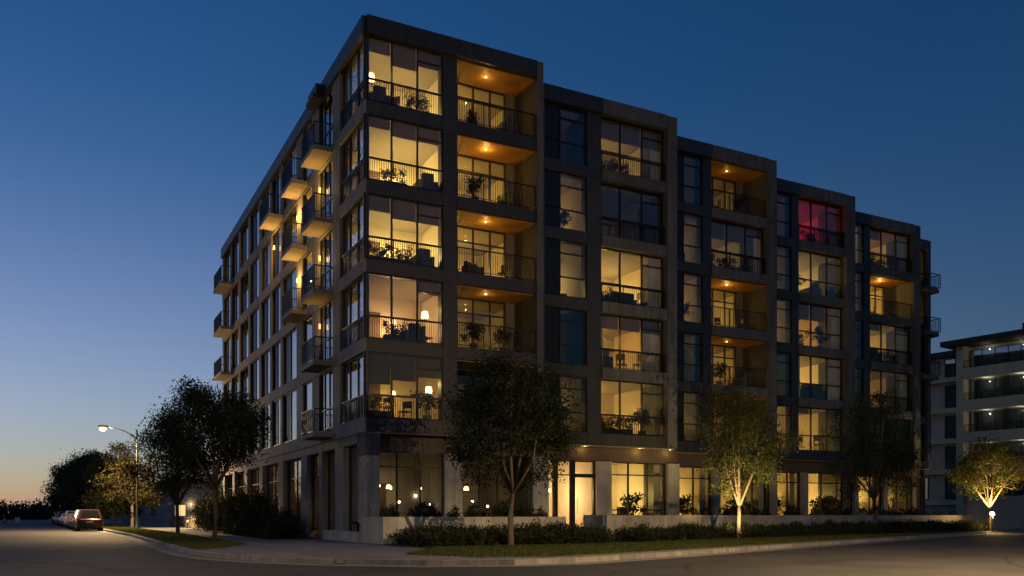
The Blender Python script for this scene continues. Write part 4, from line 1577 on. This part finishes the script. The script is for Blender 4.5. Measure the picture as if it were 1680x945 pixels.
def make_car(name, label, paint, suv, loc, rz=0):
    """rear of the car at y = 0, nose at y = L"""
    t = thing(name, label, 'car', loc, rz, 'cars parked along the left kerb')
    L_, Wd = (4.6, 1.82) if suv else (4.5, 1.76)
    hb, hr = (.98, 1.66) if suv else (.90, 1.42)
    # lower body: lofted along the length
    secs = [(0.0, .42, .80, .86), (.10, .30, .97, .94), (.55, .26, 1.0, .98 * hb / .92), (1.4, .22, 1.0, hb), (2.6, .22, 1.0, hb), (3.3, .22, 1.0, hb - .02), (4.0, .24, .96, hb - .14), (L_ - .12, .28, .88, hb - .26), (L_, .40, .76, hb - .34)]
    m = MB()
    ring = []
    for (y, zb, wf, zt) in secs:
        w = Wd / 2 * wf
        ring.append([(-w * .93, y, zb), (-w, y, zb + .12), (-w, y, zb + (zt - zb) * .62), (-w * .955, y, zt - .03), (-w * .86, y, zt), (w * .86, y, zt), (w * .955, y, zt - .03), (w, y, zb + (zt - zb) * .62), (w, y, zb + .12), (w * .93, y, zb)])
    for r_ in ring:
        m.v += r_
    n = 10
    for i in range(len(ring) - 1):
        for j in range(n):
            k = (j + 1) % n
            m.f.append([i * n + j, i * n + k, (i + 1) * n + k, (i + 1) * n + j][::-1])
            m.m.append(0)
    m.f.append(list(range(n)))
    m.f.append([(len(ring) - 1) * n + j for j in range(n)][::-1])
    m.m += [0, 0]
    m.build('body', paint, t, True)
    # cabin: roof and pillars
    if suv:
        low_ = [(.16, hb - .05), (3.35, hb - .05)]
        rf_ = [(.52, hr - .03), (.75, hr), (2.2, hr), (2.45, hr - .05)]
    else:
        low_ = [(.55, hb - .04), (3.25, hb - .04)]
        rf_ = [(1.25, hr - .03), (1.5, hr), (2.2, hr), (2.4, hr - .04)]
    w0, w1 = Wd / 2 * .93, Wd / 2 * .70
    prof = [(low_[0][0], low_[0][1], w0)] + [(y, z, w1) for y, z in rf_] + [(low_[1][0], low_[1][1], w0)]
    m = MB()
    a = [(-w, y, z) for y, z, w in prof]
    b = [(w, y, z) for y, z, w in prof]
    for i in range(len(prof) - 1):
        m.quad(a[i], b[i], b[i + 1], a[i + 1])
    m.poly(a)
    m.poly(b[::-1])
    cab = m.build('cabin', paint, t)
    # glass set just proud of the cabin skin

    def lerp3(p, q, f_):
        return tuple(p[i] + (q[i] - p[i]) * f_ for i in range(3))

    def panel(nm, c0, c1, c2, c3, off, mat='car_glass'):
        m2 = MB()
        nn = (Vector(c1) - Vector(c0)).cross(Vector(c3) - Vector(c0)).normalized() * off
        o_ = [tuple(Vector(q) + nn) for q in (c0, c1, c2, c3)]
        i_ = [tuple(Vector(q) - nn * .2) for q in (c0, c1, c2, c3)]
        m2.quad(*o_)
        for i in range(4):
            j = (i + 1) % 4
            m2.quad(i_[i], i_[j], o_[j], o_[i])
        m2.build(nm, mat, t)
    p0, p1 = a[0], a[1]
    q0, q1 = b[0], b[1]
    panel('rear_window', lerp3(lerp3(p0, q0, .09), lerp3(p1, q1, .09), .18), lerp3(lerp3(p0, q0, .91), lerp3(p1, q1, .91), .18), lerp3(lerp3(p0, q0, .89), lerp3(p1, q1, .89), .9), lerp3(lerp3(p0, q0, .11), lerp3(p1, q1, .11), .9), .012)
    e = len(prof) - 1
    panel('windscreen', lerp3(a[e], b[e], .92), lerp3(a[e], b[e], .08), lerp3(a[e - 1], b[e - 1], .1), lerp3(a[e - 1], b[e - 1], .9), .012)
    for sgn, arr in ((-1, a), (1, b)):
        yb0, yb1, zb = arr[0][1], arr[-1][1], arr[0][2]
        yt0, yt1, zt = arr[2][1], arr[-3][1], arr[2][2]
        W0, W1 = abs(arr[0][0]), abs(arr[2][0])

        def sp(f_, g_):
            y0 = yb0 + (yb1 - yb0) * f_
            y1 = yt0 + (yt1 - yt0) * f_
            return (sgn * (W0 + (W1 - W0) * g_), y0 + (y1 - y0) * g_, zb + (zt - zb) * g_)
        for f0, f1 in ((.07, .30), (.33, .60), (.63, .92)):
            c = [sp(f0, .14), sp(f1, .14), sp(f1, .84), sp(f0, .84)]
            if sgn < 0:
                c = [c[1], c[0], c[3], c[2]]
            panel('side_window', *c, .012)
        x0 = sgn * Wd / 2
        MB().box(x0 * .78, x0 * .97, -.025, .06, .78 if suv else .68, .96 if suv else .80).build('tail_light', 'tail_red', t)
        MB().box(x0 * .6, x0 * .9, L_ - .10, L_ - .02, .6, .7).build('headlight', 'rim_metal', t)
        MB().box(x0 * 1.0, x0 * 1.14, 2.75, 2.88, hb - .02, hb + .12).build('mirror', paint, t)
        for y in (.85, L_ - .95):
            wh = MB()
            prof_w = [(.19, -.10), (.30, -.11), (.335, -.08), (.335, .08), (.30, .11), (.19, .10)]
            wh.lathe(prof_w, 18)
            wh.v = [(sgn * (Wd / 2 - .10) + p[2], y + p[0], .335 + p[1]) for p in wh.v]
            w_ = wh.build('wheel', 'tyre', t, True)
            rm = MB().lathe([(.20, -.095), (.17, -.10), (.05, -.112)], 14)
            rm.v = [(sgn * (Wd / 2 - .10) - sgn * p[2], y + p[0], .335 + p[1]) for p in rm.v]
            rm.build('rim', 'rim_metal', w_)
    MB().box(-.78, .78, -.05, .12, .30, .50).build('bumper', 'plastic_black', t)
    MB().box(-.26, .26, -.03, .02, .60 if not suv else .66, .71 if not suv else .77).build('number_plate', 'plate', t)
    return t


cars = [('paint_taupe', 1, ''), ('paint_grey', 1, ''), ('paint_blue', 0, ''), ('paint_silver', 0, ''), ('paint_white', 1, ''), ('paint_silver', 0, ''), ('paint_white', 0, ''), ('paint_maroon', 0, ''), ('paint_silver', 1, ''), ('paint_grey', 0, ''), ('paint_white', 0, ''), ('paint_black', 1, '')]
cw = {'paint_taupe': 'very dark red', 'paint_maroon': 'dark red', 'paint_grey': 'grey', 'paint_blue': 'dark blue', 'paint_silver': 'silver', 'paint_white': 'white', 'paint_black': 'black'}
y = 38.2
for i, (pt, suv, _q) in enumerate(cars):
    lab = f'{cw[pt]} {"estate car" if suv else "saloon car"}, {(["nearest"] + ordn[1:])[i]} in the row parked along the left kerb'
    if i == len(cars) - 1:
        lab = f'{cw[pt]} estate car at the far end of the row along the left kerb'
    make_car('parked_car', lab, pt, suv, (-8.45 - .031 * (y - 20) + .06 * ((i * 3) % 3 - 1), y, -.13), .027)
    y += 5.9 + .25 * ((i * 5) % 4)

# ------------------------------------------------------------------ far end of the left street
cone = thing('traffic_cone', 'small orange traffic cone far down the left street', 'traffic cone', (-18.2, 110.0, -.13))
MB().box(-.3, .3, -.3, .3, 0, .05).build('base', 'orange_plastic', cone)
MB().lathe([(.22, .05), (.05, .95), (.03, 1.0)], 14).build('cone_body', 'orange_plastic', cone, True)
MB().lathe([(.153, .42), (.115, .62)], 14).build('stripe', 'white_paint', cone, True)
bx = thing('utility_box', 'small white utility box far down the left street', 'utility box', (-16.9, 118.0, -.13))
MB().box(-.35, .35, -.3, .3, .06, .8).build('cabinet', 'white_paint', bx)
MB().box(-.4, .4, -.35, .35, 0, .06).build('base', 'kerb_stone', bx)
MB().box(-.39, .39, -.34, .34, .8, .86).build('lid', 'white_paint', bx)
# wood closing the street: reads as one mass
rr = np.random.default_rng(7)
P = []
for i in range(150):
    x = -110 + i * 1.35 + rr.uniform(-1, 1)
    y = 262 + rr.uniform(-22, 22)
    hh = rr.uniform(3.0, 5.4)
    k = 420
    v = rr.normal(size=(k, 3)) * np.array([1.5, 1.5, hh * .27]) + np.array([x, y, hh * .42])
    v[:, 2] = np.clip(v[:, 2], -.1, hh * 1.05)
    P.append(v)
wood = link('far_wood', leaves_mesh('far_wood', np.concatenate(P), .7, 'leaf_far', rr, .9))
wood['kind'] = 'stuff'
tag(wood, 'dark far off wood closing the left street at the horizon', 'wood')


def house(name, label, loc, rz, w, d, h, rh, mat, lit, porch=True):
    t = thing(name, label, 'house', loc, rz)
    m = MB()
    m.box(-w / 2, w / 2, 0, d, 0, h)
    m.poly([(-w / 2, 0, h), (w / 2, 0, h), (0, 0, h + rh)])
    m.poly([(-w / 2, d, h), (0, d, h + rh), (w / 2, d, h)])
    m.build('wall', mat, t)
    m = MB()
    o = .45
    sl_ = rh / (w / 2)
    for s in (-1, 1):
        p0 = (s * (w / 2 + o), -o, h - o * sl_)
        p1 = (0, -o, h + rh)
        p2 = (0, d + o, h + rh)
        p3 = (s * (w / 2 + o), d + o, h - o * sl_)
        q = [(x, y_, z + .12) for x, y_, z in (p0, p1, p2, p3)]
        lo_ = [(x, y_, z + .01) for x, y_, z in (p0, p1, p2, p3)]
        if s > 0:
            q, lo_ = q[::-1], lo_[::-1]
        m.poly(q[::-1])
        m.poly(lo_)
        for i in range(4):
            j = (i + 1) % 4
            m.quad(lo_[i], lo_[j], q[j], q[i])
    rfo = m.build('roof', 'shingle', t)
    MB().box(w * .18, w * .18 + .6, d * .5, d * .5 + .6, h + rh * .3, h + rh + .6).build('chimney', 'stone_wall', rfo)
    k = 0
    for xw in (-w * .28, w * .28):
        f_ = MB()
        f_.box(xw - .65, xw + .65, -.06, -.002, .95, 2.25)
        wnd = f_.build('window', 'trim_white', t)
        MB().box(xw - .57, xw - .03, -.075, -.062, 1.03, 2.17).build('pane', 'lamp_dim' if lit and k == 0 else 'spandrel_glass', wnd)
        MB().box(xw + .03, xw + .57, -.075, -.062, 1.03, 2.17).build('pane', 'lamp_dim' if lit and k == 0 else 'spandrel_glass', wnd)
        k += 1
        for yw in (d * .3, d * .7):
            f_ = MB()
            f_.box(-w / 2 - .06, -w / 2 - .002, yw - .6, yw + .6, .95, 2.2)
            wnd = f_.build('window', 'trim_white', t)
            MB().box(-w / 2 - .075, -w / 2 - .062, yw - .52, yw + .52, 1.03, 2.12).build('pane', 'spandrel_glass', wnd)
    dr = MB().box(-.5, .5, -.05, -.002, 0, 2.1).build('door', 'furniture_brown', t)
    MB().lathe([(.03, 0), (.03, .05)], 8, (.38, -.1, 1.0)).build('handle', 'rim_metal', dr)
    return t


def porch_lamp(house_, x, y_, z, w):
    l = MB().lathe([(.05, -.09), (.08, 0), (.05, .09)], 10, (x, y_, z)).build('porch_lamp', 'lamp_dim', house_, True)
    point('porch_light', (x, y_ - .15, z), w, (1, .66, .3), .1, l)


h1 = house('gabled_house', 'pale gabled house with a grey roof behind the second verge tree', (2.3, 66, 0), .35, 7.5, 9, 3.0, 2.0, 'stucco_pale', True)
porch_lamp(h1, -.9, -.12, 2.25, 12)
h2 = house('gabled_house', 'gabled house with a grey roof right of the street lamp', (2.6, 92, 0), .25, 8, 9, 3.0, 2.1, 'stucco', True)
porch_lamp(h2, 1.0, -.12, 2.25, 120)
h3 = house('gabled_house', 'long low house farthest along the left street', (2.6, 122, 0), .2, 9, 9, 2.9, 1.6, 'stucco', True)
porch_lamp(h3, -2.0, -.12, 2.2, 200)
lw = thing('garden_wall', 'low stone garden wall past the end of the left facade', 'wall', (0, 0, 0))
for i in range(9):
    piece('stone_panel', 'stone_wall', lw, -.9 - .0 * i, -.6, 45.1 + i * 2.0 + .01, 47.1 + i * 2.0 - .01, -.05, .85)
piece('pillar', 'stone_wall', lw, -1.05, -.2, 44.0, 45.08, -.05, 1.05)
piece('coping', 'kerb_stone', lw, -1.0, -.5, 45.1, 63.1, .85, .93)
pl_ = thing('path_light', 'small lit path light beside the garden wall pillar', 'path light', (-1.6, 43.2, 0))
MB().tube([(0, 0, 0), (0, 0, .5)], .03, 8).build('post', 'rail_metal', pl_)
MB().lathe([(.06, .5), (.06, .62), (.08, .64)], 10).build('lamp_head', 'lamp_dim', pl_)
point('path_lamp_light', (.0, -.05, .75), 120, (1, .64, .26), .06, pl_)

# ------------------------------------------------------------------ neighbour on the right
N = thing('neighbour_building', 'sand coloured apartment block with long balconies at the right edge', 'building', (69, 23, 0), math.atan2(.15, .99))
nf = Face('left', 0.0)
nz = [2.65, 5.85, 9.05, 12.25, 15.45, 18.2]
nw = MB()
nw.box(1.5, 14, -22, .0, 0, 18.2)
nw.box(3.2, 14, .0, 14, 0, 17.6)
nw.build('wall', 'sand_wall', N)
for i, z in enumerate(nz[:-1]):
    s = MB().box(-.1, 1.5, -22, -.02, z - .75, z - .02).box(-.1, .1, -22, -.02, z - .018, z + .3).build('balcony', 'sand_slab', N)
    railing(nf, -21.9, -.75, .0, z + .3, s, .75, .2)
    nw2 = MB().box(2.3, 3.2, .02, 12, z - .5, z - .05).build('balcony', 'sand_slab', N)
    for j in range(3):
        a1 = -.85 - j * 8.2
        if i < 5:
            hh_ = nz[i + 1] - .6
            window(nf, a1 - 7.3, a1, z + .02, hh_, 1.0, (.17, .34, .5, .67, .84), None, False, None, 'pane_far', N)
    for j in range(3):
        a0 = .6 + j * 4.0
        window(Face('left', 3.2), a0, a0 + 2.2, z + .1, nz[i + 1] - .75, -.12, (.5,), None, False, None, 'pane_far', N)
for j in range(3):
    nf.piece('pillar', 'sand_slab', N, -.7 - j * 8.2, -.0 - j * 8.2, -.08, 1.495, 0, 18.2)
m = MB()
m.prism([(-1.3, -22), (14.5, -22), (14.5, 1.0), (-1.3, 1.0)], 18.0, 18.5)
m.prism([(-.6, -22), (14.5, -22), (14.5, -6.5), (-.6, -6.5)], 18.5, 19.2)
m.prism([(2.4, 1.0), (14.5, 1.0), (14.5, 14.5), (2.4, 14.5)], 17.6, 18.2)
m.build('roof', 'roof_tar', N)
for z in nz[1:5]:  # fill lamps added under the slabs to lift the dark glazing and wall
    for a in (-2.6, -5.8):
        l = MB().lathe([(.05, 0), (.05, -.02), (.03, -.03)], 10, (.7, a, z + 2.42)).build('soffit_fill_lamp', 'trim_white', N, True)
        point('soffit_fill_light', (.7, a, z + 2.1), 8 if z < 15 else 5, (1, .93, .80), .02, l)
l = MB().box(3.0, 3.06, 1.0, 1.5, 9.6, 10.8).build('lit_screen', 'lamp_white', N)

gw = thing('garden_wall', 'tan boundary wall behind the golden uplit tree', 'wall')
P0, P1 = Vector((49.2, 8.0)), Vector((72, 10.5))
tt = (P1 - P0).normalized()
nn = Vector((-tt.y, tt.x))
for i in range(7):
    a = P0.lerp(P1, i / 7) + tt * .01
    c = P0.lerp(P1, (i + 1) / 7) - tt * .01
    MB().prism([tuple(a), tuple(c), tuple(c + nn * .25), tuple(a + nn * .25)], -.1, 2.5).build('wall_panel', 'stucco', gw)
